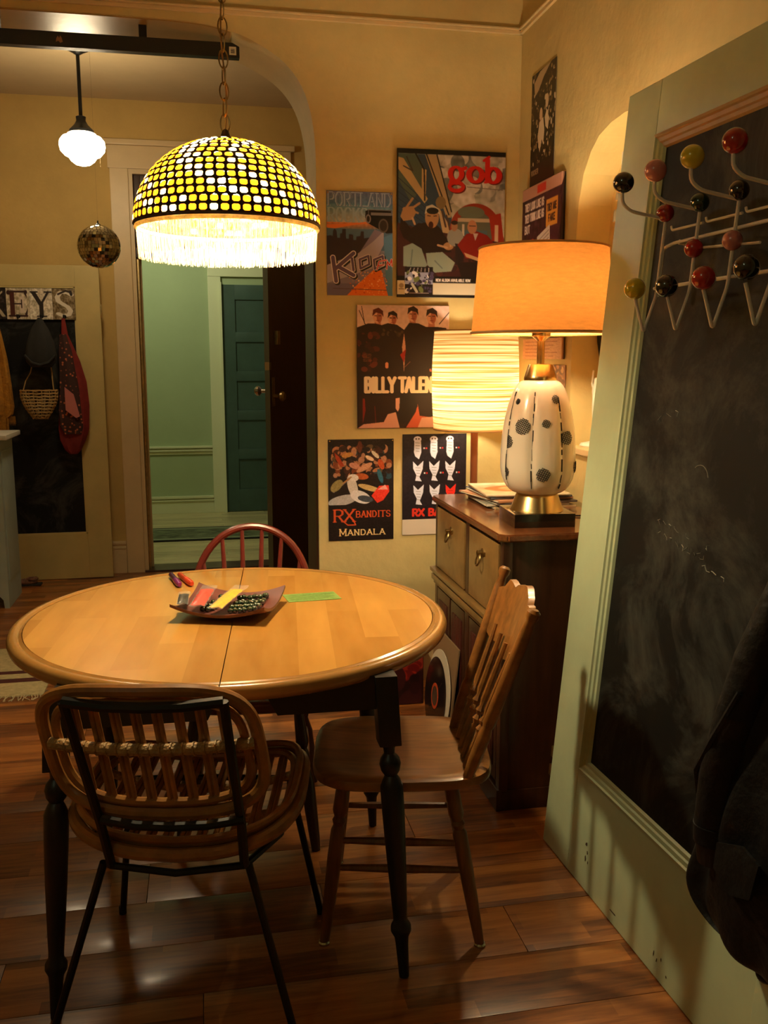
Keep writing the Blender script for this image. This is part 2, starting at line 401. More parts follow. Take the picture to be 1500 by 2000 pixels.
for za, zb in ((.215, .505), (.60, .875), (.965, 1.24), (1.33, 1.60), (1.69, 1.985)):
    obj('panel', MB().box(.325, .975, YH - .002, YH + .01, za, zb), teal, d2)
# dark brown front door, swung open into the vestibule, hinged right of the frame
H0 = Vector((.80, 6.34, .01)); F0 = Vector((.392, 5.45, .01)); dv = (F0 - H0); dl = dv.length; du = dv / dl; dn = Vector((du.y, -du.x, 0))
if dn.y > 0: dn = -dn
d3 = struct('door_3', MB().obox(H0, dv, dn * -.030, Vector((0, 0, 2.08)), bev=.002), browndoor)
def ondoor(a, z, s): return H0 + du * a + dn * s + Vector((0, 0, z))
obj('door_edge', MB().obox(F0 + du * .0005, du * .003, dn * -.030, Vector((0, 0, 2.08))), mat('green_door_edge', (.09, .10, .055), .5), d3)  # narrow dull green strip down the free edge
for a0, a1 in ((.02, .03), (.1, .11)):
    obj('moulding', MB().obox(ondoor(a0, 0, 0), du * .008, dn * .006, Vector((0, 0, 2.08)), bev=.002), browndoor, d3)
obj('lock_plate', MB().obox(ondoor(dl - .075, 1.16, 0), du * .045, dn * .003, Vector((0, 0, .17)), bev=.002), oldbrass, d3)
obj('door_knob', MB().lathe([(.012, 0), (.012, .03), (.028, .045), (.030, .058), (.02, .07)], ondoor(dl - .052, 1.22, .002), dn), oldbrass, d3)
obj('door_knob', MB().lathe([(.012, 0), (.012, .03), (.028, .045), (.030, .058), (.02, .07)], ondoor(dl - .052, 1.25, -.042), -dn), chrome, d3)
obj('night_latch', MB().obox(ondoor(dl - .13, 1.52, 0), du * .045, dn * .022, Vector((0, 0, .08)), bev=.004), oldbrass, d3)
obj('latch_bolt', MB().obox(ondoor(dl - .03, 1.37, 0), du * .034, dn * -.03, Vector((0, 0, .05)), bev=.004), chrome, d3)
# hall runner rug
rgm = mat('runner_pile', (.20, .23, .14), .95)
rg = thing('runner_rug', 'dark green patterned runner rug on the hallway floor beyond the doorway', 'rug', (-.2, 7.7, 0))
obj('pile', MB().box(-1.9, 1.5, 7.52, 7.93, 0, .010, bev=.003), mat('runner_pattern', (.11, .13, .07), .95, noise=1.0, nscale=9, stretch=(1, 2.5, 1)), rg)
obj('border', MB().box(-1.9, 1.5, 7.44, 7.475, 0, .011, bev=.002).box(-1.9, 1.5, 7.975, 8.01, 0, .011, bev=.002), mat('runner_dark', (.01, .012, .008), .95), rg)
obj('stripe', MB().box(-1.9, 1.5, 7.475, 7.52, 0, .0108).box(-1.9, 1.5, 7.93, 7.975, 0, .0108), rgm, rg)

# ------------------------------------------------------------------ flat prints (painted into mesh colours)
def lin(c): c = np.asarray(c, float) / 255.0; return np.where(c < .04045, c / 12.92, ((c + .055) / 1.055) ** 2.4)
class Art:
    """colour grid; drawing coordinates run x0..x1, y0..y1 (y down)"""
    def __init__(s, x0, y0, x1, y1, w, h, bg, ss=2):
        s.x0, s.y0, s.w, s.h, s.ss = x0, y0, w, h, ss; s.W, s.H = w * ss, h * ss
        s.sx = s.W / (x1 - x0); s.sy = s.H / (y1 - y0)
        s.a = np.empty((s.H, s.W, 3)); s.a[:] = bg
        s.rng = np.random.RandomState(3)
    def _b(s, xa, ya, xb, yb):
        i0 = max(0, int((xa - s.x0) * s.sx) - 1); i1 = min(s.W, int((xb - s.x0) * s.sx) + 2)
        j0 = max(0, int((ya - s.y0) * s.sy) - 1); j1 = min(s.H, int((yb - s.y0) * s.sy) + 2)
        if i1 <= i0 or j1 <= j0: return None
        X = (np.arange(i0, i1) + .5) / s.sx + s.x0; Y = (np.arange(j0, j1) + .5) / s.sy + s.y0
        return slice(j0, j1), slice(i0, i1), X[None, :], Y[:, None]
    def poly(s, pts, c):
        xs = [p[0] for p in pts]; ys = [p[1] for p in pts]; q = s._b(min(xs), min(ys), max(xs), max(ys))
        if not q: return s
        J, I, X, Y = q; m = np.zeros(np.broadcast(X, Y).shape, bool); n = len(pts)
        for k in range(n):
            (xa, ya), (xb, yb) = pts[k], pts[(k + 1) % n]
            if ya == yb: continue
            m ^= ((ya > Y) != (yb > Y)) & (X < (xb - xa) * (Y - ya) / (yb - ya) + xa)
        s.a[J, I][m] = c; return s
    def ell(s, cx, cy, rx, ry, c, rot=0):
        r = max(rx, ry); q = s._b(cx - r, cy - r, cx + r, cy + r)
        if not q: return s
        J, I, X, Y = q; ca, sa = math.cos(rot), math.sin(rot)
        u = (X - cx) * ca + (Y - cy) * sa; v = -(X - cx) * sa + (Y - cy) * ca
        m = (u / rx) ** 2 + (v / ry) ** 2 < 1; s.a[J, I][m] = c; return s
    def line(s, pts, wx, c, wy=None):
        wy = wy or wx
        for (xa, ya), (xb, yb) in zip(pts, pts[1:]):
            q = s._b(min(xa, xb) - wx, min(ya, yb) - wy, max(xa, xb) + wx, max(ya, yb) + wy)
            if not q: continue
            J, I, X, Y = q; hx, hy = wx / 2, wy / 2
            dx, dy = (xb - xa) / hx, (yb - ya) / hy; u, v = (X - xa) / hx, (Y - ya) / hy; l = dx * dx + dy * dy + 1e-9
            t = np.clip((u * dx + v * dy) / l, 0, 1); m = (u - t * dx) ** 2 + (v - t * dy) ** 2 < 1
            s.a[J, I][m] = c
        return s
    def rect(s, xa, ya, xb, yb, c): return s.poly([(xa, ya), (xb, ya), (xb, yb), (xa, yb)], c)
    def grad(s, xa, ya, xb, yb, c0, c1):
        J, I, X, Y = s._b(xa, ya, xb, yb); t = np.clip((Y - ya) / (yb - ya), 0, 1)[..., None] * np.ones((1, X.shape[1], 1))
        s.a[J, I] = np.array(c0) * (1 - t) + np.array(c1) * t; return s
    def noise(s, amp, size=6, seed=1):
        r = np.random.RandomState(seed); g = r.rand(s.H // size + 2, s.W // size + 2) - .5
        yy = np.arange(s.H) / size; xx = np.arange(s.W) / size; j = yy.astype(int); i = xx.astype(int); fy = (yy - j)[:, None]; fx = (xx - i)[None, :]
        n = g[j][:, i] * (1 - fy) * (1 - fx) + g[j + 1][:, i] * fy * (1 - fx) + g[j][:, i + 1] * (1 - fy) * fx + g[j + 1][:, i + 1] * fy * fx
        s.a = np.clip(s.a + n[..., None] * amp * 2, 0, 255); return s
    def blobs(s, n, xa, ya, xb, yb, r0, r1, cols, seed=1, ar=1.6):
        r = random.Random(seed)
        for _ in range(n):
            q = r.uniform(r0, r1); s.ell(r.uniform(xa, xb), r.uniform(ya, yb), q, q * r.uniform(.4, ar), r.choice(cols), r.uniform(0, 3.1))
        return s
    def text(s, t, x, y, w, h, c, wx, wy=None, serif=0, gap=.28, slant=0, dy=0):
        """t drawn in the box x,y,w,h (top left), each letter a set of pen strokes"""
        n = len(t); adv = [(.45 if ch in 'I1' else .5 if ch == ' ' else 1.25 if ch in 'MW' else 1) for ch in t]
        tot = sum(adv) + gap * (n - 1); u = w / tot; px = x
        for ch, a in zip(t, adv):
            if ch in GL:
                for st in GL[ch].split('|'):
                    P = [tuple(map(float, p.split(','))) for p in st.split()]
                    P = [(px + p[0] * a * u + (1 - p[1]) * slant * h, y + p[1] * h + dy * (px - x)) for p in P]
                    s.line(P, wx, c, wy)
                    if serif:
                        for q, (ex, ey) in ((0, P[0]), (-1, P[-1])):
                            yy = float(st.split()[q].split(',')[1])
                            if yy in (0.0, 1.0) and ch not in 'OCSGDB' and len(P) <= 3: s.line([(ex - serif, ey), (ex + serif, ey)], (wy or wx) * .8, c)
            px += (a + gap) * u
        return s
    def out(s):
        return np.clip(lin(s.a.reshape(s.h, s.ss, s.w, s.ss, 3).mean((1, 3))) * (1.12, 1.15, 1.5), 0, .92)
GL = {'A': '0,1 .5,0|.5,0 1,1|.22,.65 .78,.65', 'B': '.1,0 .1,1|.1,0 .6,0 .85,.12 .85,.36 .6,.48 .1,.48|.1,.48 .65,.48 .92,.62 .92,.86 .65,1 .1,1',
      'C': '.95,.2 .7,0 .3,0 .05,.25 .05,.75 .3,1 .7,1 .95,.8', 'D': '.1,0 .1,1|.1,0 .6,0 .92,.3 .92,.7 .6,1 .1,1', 'E': '.12,0 .12,1|.12,0 .88,0|.12,.5 .7,.5|.12,1 .9,1',
      'F': '.12,0 .12,1|.12,0 .9,0|.12,.5 .7,.5', 'G': '.95,.2 .7,0 .3,0 .05,.25 .05,.75 .3,1 .7,1 .95,.8 .95,.55 .6,.55', 'H': '.1,0 .1,1|.9,0 .9,1|.1,.5 .9,.5',
      'I': '.5,0 .5,1', 'K': '.12,0 .12,1|.9,0 .15,.55|.38,.4 .95,1', 'L': '.12,0 .12,1|.12,1 .88,1', 'M': '.06,1 .06,0|.06,0 .5,.8|.5,.8 .94,0|.94,0 .94,1',
      'N': '.1,1 .1,0|.1,0 .9,1|.9,1 .9,0', 'O': '.3,0 .7,0 .95,.28 .95,.72 .7,1 .3,1 .05,.72 .05,.28 .3,0', 'P': '.12,0 .12,1|.12,0 .65,0 .92,.15 .92,.4 .65,.55 .12,.55',
      'R': '.12,0 .12,1|.12,0 .65,0 .9,.14 .9,.38 .65,.52 .12,.52|.5,.52 .95,1', 'S': '.9,.18 .7,0 .3,0 .1,.15 .1,.35 .3,.48 .7,.54 .9,.68 .9,.85 .7,1 .3,1 .08,.82',
      'T': '.5,0 .5,1|.02,0 .98,0', 'U': '.08,0 .08,.72 .3,1 .7,1 .92,.72 .92,0', 'V': '0,0 .5,1|.5,1 1,0', 'W': '0,0 .25,1|.25,1 .5,.2|.5,.2 .75,1|.75,1 1,0',
      'X': '.02,0 .98,1|.98,0 .02,1', 'Y': '0,0 .5,.5|1,0 .5,.5|.5,.5 .5,1', '0': '.3,0 .7,0 .95,.28 .95,.72 .7,1 .3,1 .05,.72 .05,.28 .3,0', '1': '.1,.2 .6,0 .6,1'}
def printmat(rough=.45, name='poster_print'):
    m = mat(name, (1, 1, 1), rough); N, L, b = nodes(m)
    if not b.inputs['Base Color'].is_linked:
        a = N.new('ShaderNodeAttribute'); a.attribute_name = 'print'; L.new(a.outputs['Color'], b.inputs['Base Color'])
    return m
def print_sheet(name, art, O, U, V, thick=.002, parent=None, edge=(.5, .47, .38), wave=0, rough=.45):
    """sheet with one colour per grid vertex; O top-left corner, U across, V down (vectors); has a real thickness behind"""
    C = art.out(); h, w = C.shape[:2]; O, U, V = np.array(O), np.array(U), np.array(V)
    uu = np.linspace(0, 1, w); vv = np.linspace(0, 1, h); nrm = np.cross(U, V); nrm = nrm / np.linalg.norm(nrm)
    P = O[None, None] + uu[None, :, None] * U + vv[:, None, None] * V
    # lift so that the face points back to the viewer side (-nrm is into wall)
    if wave: P = P - nrm * (wave * (np.sin(uu * 5 + 1)[None, :, None] * (vv[:, None, None]) ** 2))
    n = h * w; back = P[[0, 0, -1, -1], [0, -1, -1, 0]] + nrm * thick
    co = np.vstack([P.reshape(-1, 3), back])
    j, i = np.meshgrid(np.arange(h - 1), np.arange(w - 1), indexing='ij'); a = (j * w + i).ravel()
    F = np.stack([a, a + w, a + w + 1, a + 1], 1)
    top = np.arange(0, w); bot = (h - 1) * w + np.arange(w); lft = np.arange(h) * w; rgt = lft + w - 1
    me = bpy.data.meshes.new(name)
    polys = [list(map(int, top)) + [n + 1, n], list(map(int, bot[::-1])) + [n + 3, n + 2], list(map(int, lft[::-1])) + [n, n + 3], list(map(int, rgt)) + [n + 2, n + 1], [n, n + 1, n + 2, n + 3]]
    nl = F.size + sum(map(len, polys)); nf = len(F) + len(polys)
    me.vertices.add(len(co)); me.vertices.foreach_set('co', co.ravel()); me.loops.add(nl)
    me.loops.foreach_set('vertex_index', np.concatenate([F.ravel()] + [np.array(p) for p in polys]).astype(np.int32))
    starts = np.concatenate([np.arange(len(F)) * 4, len(F) * 4 + np.cumsum([0] + [len(p) for p in polys[:-1]])]).astype(np.int32)
    me.polygons.add(nf); me.polygons.foreach_set('loop_start', starts); me.update(calc_edges=True); me.validate()
    at = me.color_attributes.new('print', 'FLOAT_COLOR', 'POINT'); cc = np.ones((len(co), 4), np.float32)
    cc[:n, :3] = C.reshape(-1, 3); cc[n:, :3] = edge; at.data.foreach_set('color', cc.ravel())
    o = link(name, me, printmat(rough), None)
    if parent: o.parent = parent
    ctr = co.mean(0); me.transform(Matrix.Translation(-Vector(ctr))); o.location = Vector(ctr)
    return o
def on_back(name, art, xa, xb, zt, zb, label, thick=.002, off=.004, **k):
    o = print_sheet(name, art, (xa, YB - off, zt), (xb - xa, 0, 0), (0, 0, zb - zt), thick=thick, **k); return tag(o, label, 'poster', 'posters on the cream walls')
def on_right(name, art, ya, yb, zt, zb, label, thick=.002, off=.004, **k):
    o = print_sheet(name, art, (XR - off, ya, zt), (0, yb - ya, 0), (0, 0, zb - zt), thick=thick, **k); return tag(o, label, 'poster', 'posters on the cream walls')

# radio station poster
a = Art(125, 395, 560, 1080, 200, 315, (120, 125, 140))
a.grad(125, 395, 560, 480, (95, 100, 125), (70, 110, 135)).grad(125, 480, 560, 620, (75, 120, 140), (190, 180, 160)).grad(125, 600, 560, 660, (205, 120, 60), (70, 110, 130))
a.noise(16, 12)
a.text('PORTLAND', 135, 405, 415, 85, (150, 165, 175), 14, 7, serif=10, gap=.18); a.text('PORTLAND', 139, 409, 415, 85, (92, 110, 135), 7, 3, gap=.18)
a.text('ROCKS', 135, 505, 260, 90, (140, 165, 170), 13, 6, serif=8, gap=.18)
a.poly([(125, 635), (180, 640), (300, 615), (390, 600), (390, 590), (300, 605), (125, 615)], (215, 120, 55)).rect(125, 640, 560, 780, (72, 105, 125))
a.poly([(125, 690), (150, 685), (165, 690), (168, 655), (178, 640), (190, 655), (195, 700), (212, 700), (214, 672), (226, 670), (228, 642), (250, 642), (252, 705), (270, 705), (272, 675), (298, 678), (300, 712), (318, 712), (320, 690), (345, 685), (350, 655), (368, 655), (370, 700), (430, 690), (440, 1080), (125, 1080)], (38, 26, 38))
a.poly([(440, 640), (500, 660), (440, 1080), (125, 1080), (125, 950), (330, 810)], (120, 110, 125)).poly([(125, 880), (330, 800), (430, 720), (500, 650), (500, 740), (420, 900), (125, 1000)], (160, 150, 155))
a.poly([(500, 690), (560, 665), (560, 1080), (520, 1080)], (80, 125, 150)).poly([(300, 1030), (440, 900), (485, 910), (530, 1080), (255, 1080)], (222, 108, 30)).poly([(125, 1000), (330, 1000), (255, 1080), (125, 1080)], (100, 92, 112))
a.blobs(90, 270, 920, 520, 1075, 2, 6, [(240, 150, 60), (235, 170, 100), (200, 80, 20)], 4)
a.poly([(395, 515), (555, 510), (560, 660), (520, 665), (395, 600), (378, 565), (380, 520)], (16, 12, 16)).line([(400, 540), (400, 512), (552, 514), (552, 545)], 5, (110, 110, 110)).rect(415, 530, 550, 548, (120, 115, 110))
a.ell(498, 615, 33, 46, (90, 80, 70)).ell(498, 615, 24, 36, (45, 35, 30)).ell(398, 572, 18, 30, (120, 115, 110)).ell(398, 572, 10, 20, (30, 25, 25))
for dx, c, wd in ((8, (15, 12, 18), 40), (0, (225, 215, 200), 36), (0, (88, 70, 92), 25)):
    a.line([(165 + dx, 830 + dx), (185 + dx, 985 + dx)], wd, c).line([(300 + dx, 800 + dx), (180 + dx, 905 + dx)], wd, c).line([(200 + dx, 890 + dx), (300 + dx, 945 + dx)], wd, c)
    a.line([(290 + dx, 835 + dx), (300 + dx, 910 + dx)], wd * .7, c)
    for cx in (370, 465): a.line([(cx - 30 + dx, 840 + dx), (cx + 28 + dx, 815 + dx), (cx + 34 + dx, 870 + dx), (cx - 24 + dx, 900 + dx), (cx - 30 + dx, 840 + dx)], wd * .6, c)
for c, wd in (((230, 220, 205), 12), ((190, 30, 20), 7)): a.line([(470, 850), (455, 905)], wd, c).line([(470, 850), (520, 840)], wd, c).line([(462, 880), (500, 872)], wd, c).line([(520, 900), (525, 850), (540, 875), (552, 835), (556, 880)], wd, c)
a.line([(165, 1033), (520, 1042)], 4, (80, 60, 60))
on_back('poster', a, .531, .811, 2.135, 1.713, 'small blue and orange radio poster with a boombox over a city skyline')

# large foam-board band poster with red letters
a = Art(598, 115, 1318, 1100, 230, 318, (150, 150, 130))
a.grad(598, 115, 1318, 700, (118, 122, 108), (190, 182, 150)).blobs(60, 850, 150, 1318, 430, 25, 70, [(130, 130, 112), (165, 160, 140), (185, 180, 160), (105, 108, 98)], 5).noise(22, 14)
a.poly([(598, 150), (850, 150), (960, 560), (960, 800), (598, 800)], (45, 66, 80)).poly([(598, 150), (730, 150), (790, 320), (690, 470), (598, 300)], (72, 88, 72))
for k in range(9): a.line([(598, 300 + 45 * k), (900, 560 + 30 * k)], 4, (28, 40, 58))
a.poly([(598, 170), (640, 180), (800, 440), (778, 470), (598, 240)], (178, 150, 98)).poly([(760, 240), (790, 250), (785, 450), (760, 440)], (178, 150, 98)).poly([(780, 150), (860, 150), (955, 520), (955, 560), (925, 560)], (165, 142, 98)).line([(720, 150), (775, 250), (780, 450)], 9, (20, 20, 22)).line([(790, 150), (940, 540)], 8, (25, 22, 20)).line([(858, 150), (958, 520)], 8, (22, 20, 18)).line([(660, 170), (700, 260), (640, 230)], 8, (60, 55, 45))
a.poly([(860, 470), (960, 640), (960, 720), (900, 660)], (175, 152, 108)).line([(895, 520), (920, 620)], 12, (70, 50, 40)).line([(925, 545), (948, 640)], 10, (70, 50, 40))
a.rect(598, 115, 1318, 148, (10, 9, 9)).rect(598, 115, 606, 1100, (14, 12, 12))
a.ell(1120, 640, 172, 180, (140, 42, 20)).poly([(948, 640), (1300, 640), (1318, 700), (1318, 740), (948, 740)], (140, 42, 20)).ell(1115, 640, 130, 130, (88, 92, 72)).rect(1000, 560, 1225, 585, (180, 160, 125)).ell(1090, 520, 90, 40, (96, 104, 80)).rect(1000, 640, 1200, 740, (70, 96, 100)).rect(1030, 600, 1045, 760, (185, 175, 150)).rect(1240, 590, 1262, 720, (190, 160, 120)).poly([(1210, 540), (1290, 520), (1318, 740), (1240, 740)], (150, 38, 20)).rect(1250, 600, 1275, 730, (195, 170, 130))
a.poly([(598, 600), (760, 640), (1318, 720), (1318, 1100), (598, 1100)], (60, 26, 26)).blobs(60, 850, 800, 1318, 950, 10, 40, [(75, 32, 30), (48, 22, 26), (30, 16, 18)], 3)
# seated figures, plain shapes
skin, skin2 = (165, 125, 80), (190, 150, 105)
a.poly([(625, 560), (690, 640), (740, 600), (860, 620), (930, 700), (960, 790), (780, 800), (700, 740), (640, 700), (615, 640)], (26, 12, 14)).ell(800, 700, 110, 105, (28, 13, 15))
a.ell(828, 560, 46, 72, skin).poly([(780, 540), (790, 490), (830, 475), (870, 500), (882, 545), (850, 515), (810, 520)], (190, 180, 150)).ell(832, 518, 40, 22, (24, 18, 16)).ell(886, 462, 34, 42, (120, 100, 62)).ell(822, 612, 16, 24, (60, 20, 16)).line([(800, 550), (818, 552)], 6, (50, 30, 20)).line([(840, 552), (858, 550)], 6, (50, 30, 20))
a.poly([(620, 560), (640, 500), (700, 490), (725, 530), (700, 580), (640, 590)], skin).line([(660, 500), (700, 440)], 15, skin).line([(690, 510), (745, 470)], 15, skin).line([(640, 510), (690, 520), (735, 535)], 14, skin).line([(700, 570), (715, 608)], 14, skin2)
a.poly([(640, 760), (700, 735), (760, 770), (800, 880), (780, 900), (640, 890)], (135, 150, 128)).poly([(790, 800), (900, 790), (985, 860), (960, 920), (850, 930), (800, 880)], (140, 155, 132)).line([(700, 780), (690, 880)], 8, (100, 118, 105)).line([(850, 850), (900, 900)], 8, (105, 120, 108)).ell(940, 750, 34, 26, skin).line([(870, 745), (930, 760)], 14, skin2).line([(950, 700), (955, 750)], 12, skin2)
a.ell(985, 690, 55, 60, (140, 140, 125)).ell(978, 615, 22, 34, (150, 110, 78)).ell(978, 592, 22, 14, (40, 26, 20)).poly([(985, 730), (1060, 740), (1040, 850), (990, 870)], (30, 20, 24))
a.poly([(1000, 740), (1060, 665), (1130, 645), (1200, 670), (1262, 740), (1240, 830), (1060, 830)], (130, 18, 14)).ell(1098, 618, 32, 46, (175, 120, 80)).poly([(1045, 790), (1160, 830), (1150, 850), (1060, 820)], skin2).poly([(1000, 860), (1160, 850), (1180, 960), (1030, 960)], (24, 14, 16)).poly([(1105, 660), (1140, 660), (1120, 710)], (180, 170, 150)).line([(1080, 610), (1120, 610)], 6, (60, 35, 25))
red, rd2 = (196, 22, 14), (90, 10, 8)
for dx, c in ((7, rd2), (0, red)):
    E = lambda cx, cy, rx, ry, wx, wy: a.line([(cx + rx * math.cos(t * PI / 12) + dx, cy + ry * math.sin(t * PI / 12) + dx) for t in range(25)], wx, c, wy)
    E(985, 268, 38, 44, 34, 16); E(988, 352, 46, 28, 24, 26); a.line([(955, 305), (950, 325), (990, 330)], 22, c).line([(1020, 240), (1048, 228)], 24, c)
    E(1115, 270, 44, 48, 38, 18); E(1235, 270, 40, 48, 38, 18); a.line([(1195, 170), (1195, 305)], 32, c).line([(1170, 175), (1205, 150)], 18, c).line([(1180, 318), (1210, 312)], 16, c)
a.line([(1060, 352), (1300, 366)], 5, (110, 100, 85))
a.rect(598, 955, 1318, 1000, (12, 9, 9)).rect(598, 1000, 1318, 1080, (215, 205, 170)).rect(598, 1080, 1318, 1100, (14, 10, 10)).rect(598, 985, 650, 1075, (205, 190, 150)).ell(628, 1020, 16, 16, (150, 130, 100)).rect(610, 1040, 645, 1046, (120, 100, 80))
a.text('NEW ALBUM AVAILABLE NOW', 858, 972, 232, 17, (230, 220, 200), 5, 4, gap=.3)
a.rect(652, 892, 838, 1095, (22, 14, 16)).poly([(652, 930), (838, 930), (838, 1010), (652, 1010)], (150, 155, 170)).blobs(50, 660, 930, 830, 1060, 5, 16, [(30, 25, 35), (225, 220, 215), (70, 60, 90), (110, 120, 60)], 8).line([(820, 930), (790, 1070)], 5, (10, 10, 10)).line([(700, 1010), (730, 1060)], 18, (190, 190, 160))
for k in range(6): a.line([(690 + 24 * k, 900), (680 + 26 * k, 925)], 4, (200, 190, 180))
a.line([(680, 1070), (810, 1070)], 4, (160, 140, 130))
p = on_back('poster', a, .829, 1.30, 2.312, 1.708, 'large foam-board poster with gob in red letters above a crouching trio', thick=.010, off=.013, edge=(.01, .01, .01), rough=.3)

# band poster, four men in dark clothes
a = Art(198, 92, 655, 712, 210, 285, (205, 170, 145))
a.grad(198, 92, 655, 350, (205, 172, 150), (225, 195, 165)).noise(10, 10)
dk, rdk = (30, 9, 8), (78, 18, 12)
for x, y, s in ((300, 150, 1), (372, 160, .9), (472, 140, 1), (566, 150, 1.05)):
    a.poly([(x - 14 * s, y + 20), (x + 14 * s, y + 20), (x + 16 * s, y + 52), (x - 16 * s, y + 52)], (175, 110, 80)).ell(x, y, 23 * s, 34 * s, (210, 155, 120)).ell(x + 8, y + 3, 13 * s, 28 * s, (160, 90, 62))
    a.poly([(x - 26 * s, y - 2), (x - 22 * s, y - 34 * s), (x + 4, y - 44 * s), (x + 26 * s, y - 28 * s), (x + 28 * s, y + 4), (x + 18 * s, y - 14), (x - 8, y - 20)], rdk if x < 320 else dk)
    a.line([(x - 14 * s, y - 4), (x - 5 * s, y - 4)], 4, dk).line([(x + 5 * s, y - 4), (x + 15 * s, y - 4)], 4, dk).line([(x - 7 * s, y + 19), (x + 8 * s, y + 19)], 3, (120, 40, 30)).line([(x, y), (x - 1, y + 9)], 3, (140, 80, 55))
a.poly([(198, 205), (250, 185), (290, 185), (320, 192), (350, 182), (395, 190), (430, 215), (455, 180), (500, 182), (540, 200), (600, 200), (640, 205), (655, 260), (655, 440), (198, 440)], (28, 9, 10))
a.poly([(430, 230), (438, 300), (430, 430), (420, 300)], (190, 140, 110)).poly([(410, 340), (440, 310), (430, 380)], (150, 22, 15)).line([(210, 120), (240, 190)], 3, dk).line([(222, 100), (236, 185)], 3, dk).line([(655, 125), (605, 185)], 4, dk)
a.blobs(26, 205, 230, 300, 420, 5, 14, [(70, 20, 14), (48, 12, 10), (95, 35, 20)], 2).blobs(10, 320, 210, 420, 240, 5, 10, [(50, 36, 20), (66, 46, 26)], 4).line([(345, 385), (345, 400)], 16, (200, 130, 95)).line([(562, 415), (566, 430)], 10, (180, 100, 70)).line([(435, 400), (460, 375)], 4, (120, 70, 50))
for k in range(7): a.line([(228, 335 + 6 * k), (268, 337 + 6 * k)], 2, (120, 70, 40))
a.rect(198, 425, 655, 548, (24, 7, 8)).text('BILLY TALENT', 238, 456, 366, 70, (232, 212, 172), 18, 16, gap=.12)
a.rect(198, 548, 655, 712, (30, 8, 8)).poly([(198, 712), (230, 690), (330, 680), (350, 640), (390, 630), (410, 712)], (205, 150, 120)).poly([(440, 712), (490, 630), (500, 590), (510, 650), (580, 660), (620, 712)], (200, 90, 55)).poly([(500, 712), (520, 660), (580, 655), (620, 712)], (220, 165, 130)).poly([(388, 560), (418, 555), (418, 585), (400, 628), (388, 610)], (215, 160, 130)).poly([(410, 545), (480, 545), (500, 600), (450, 690), (405, 690)], (18, 6, 6)).poly([(225, 560), (236, 560), (240, 620), (225, 690)], (120, 20, 12)).line([(285, 600), (290, 680)], 5, (90, 16, 10))
on_back('poster', a, .656, 1.06, 1.674, 1.151, 'red-toned band poster of four dark-clothed figures, partly behind the striped shade', thick=.008, off=.010, edge=(.5, .45, .35), rough=.35)

# baroque heap of animals poster
a = Art(52, 770, 384, 1288, 196, 300, (22, 11, 9))
a.blobs(150, 75, 810, 360, 960, 8, 24, [(120, 60, 28), (60, 28, 16), (30, 20, 20), (165, 110, 70), (90, 70, 40), (34, 60, 66), (170, 120, 85), (48, 26, 20), (22, 12, 10)], 11, 1.2)
a.poly([(85, 835), (110, 860), (135, 905), (115, 910), (92, 870)], (160, 55, 20)).ell(185, 905, 28, 15, (190, 130, 100), .3).ell(235, 915, 45, 14, (200, 145, 105), -.5).ell(150, 850, 30, 12, (185, 130, 60), -.2).ell(290, 850, 26, 9, (210, 200, 170), .8).ell(212, 810, 12, 30, (90, 40, 20)).ell(315, 960, 12, 38, (40, 95, 110), -.3).ell(320, 900, 28, 14, (190, 80, 30), 1.2).ell(262, 868, 24, 10, (220, 190, 150), .5).ell(220, 960, 36, 16, (175, 85, 35), .1)
a.ell(175, 1010, 24, 62, (200, 190, 170), -.25).ell(180, 965, 26, 18, (214, 204, 184), .2).line([(160, 968), (80, 1035)], 10, (120, 100, 90)).line([(168, 962), (90, 1020)], 6, (170, 120, 60)).ell(125, 1080, 75, 26, (170, 165, 155), -.2).ell(215, 1065, 55, 30, (214, 205, 190), .4).ell(95, 1005, 38, 22, (140, 125, 70), -.8).ell(260, 1020, 60, 14, (190, 160, 95), .3).ell(240, 1075, 40, 16, (60, 65, 70), .2)
a.poly([(270, 1060), (310, 1010), (358, 1008), (362, 1040), (330, 1085), (300, 1098)], (215, 50, 28)).poly([(300, 1030), (340, 1005), (355, 1030)], (225, 150, 130)).rect(52, 1103, 384, 1288, (20, 8, 8)).noise(14, 5, 5)
o_ = (196, 74, 28)
a.text('RX', 78, 1128, 105, 62, o_, 11, 6, serif=8, gap=.1).line([(118, 1180), (150, 1208), (190, 1208), (170, 1170)], 6, o_).text('BANDITS', 192, 1138, 175, 31, o_, 6, 4, serif=4, gap=.3)
a.text('M', 108, 1228, 34, 35, (226, 190, 120), 6, 4, serif=5).text('ANDALA', 150, 1233, 188, 28, (226, 190, 120), 6, 4, serif=4, gap=.3)
ps = on_back('poster', a, .527, .817, 1.104, .658, 'dark poster with an orange-lettered title under a heap of painted animals, low on the wall')

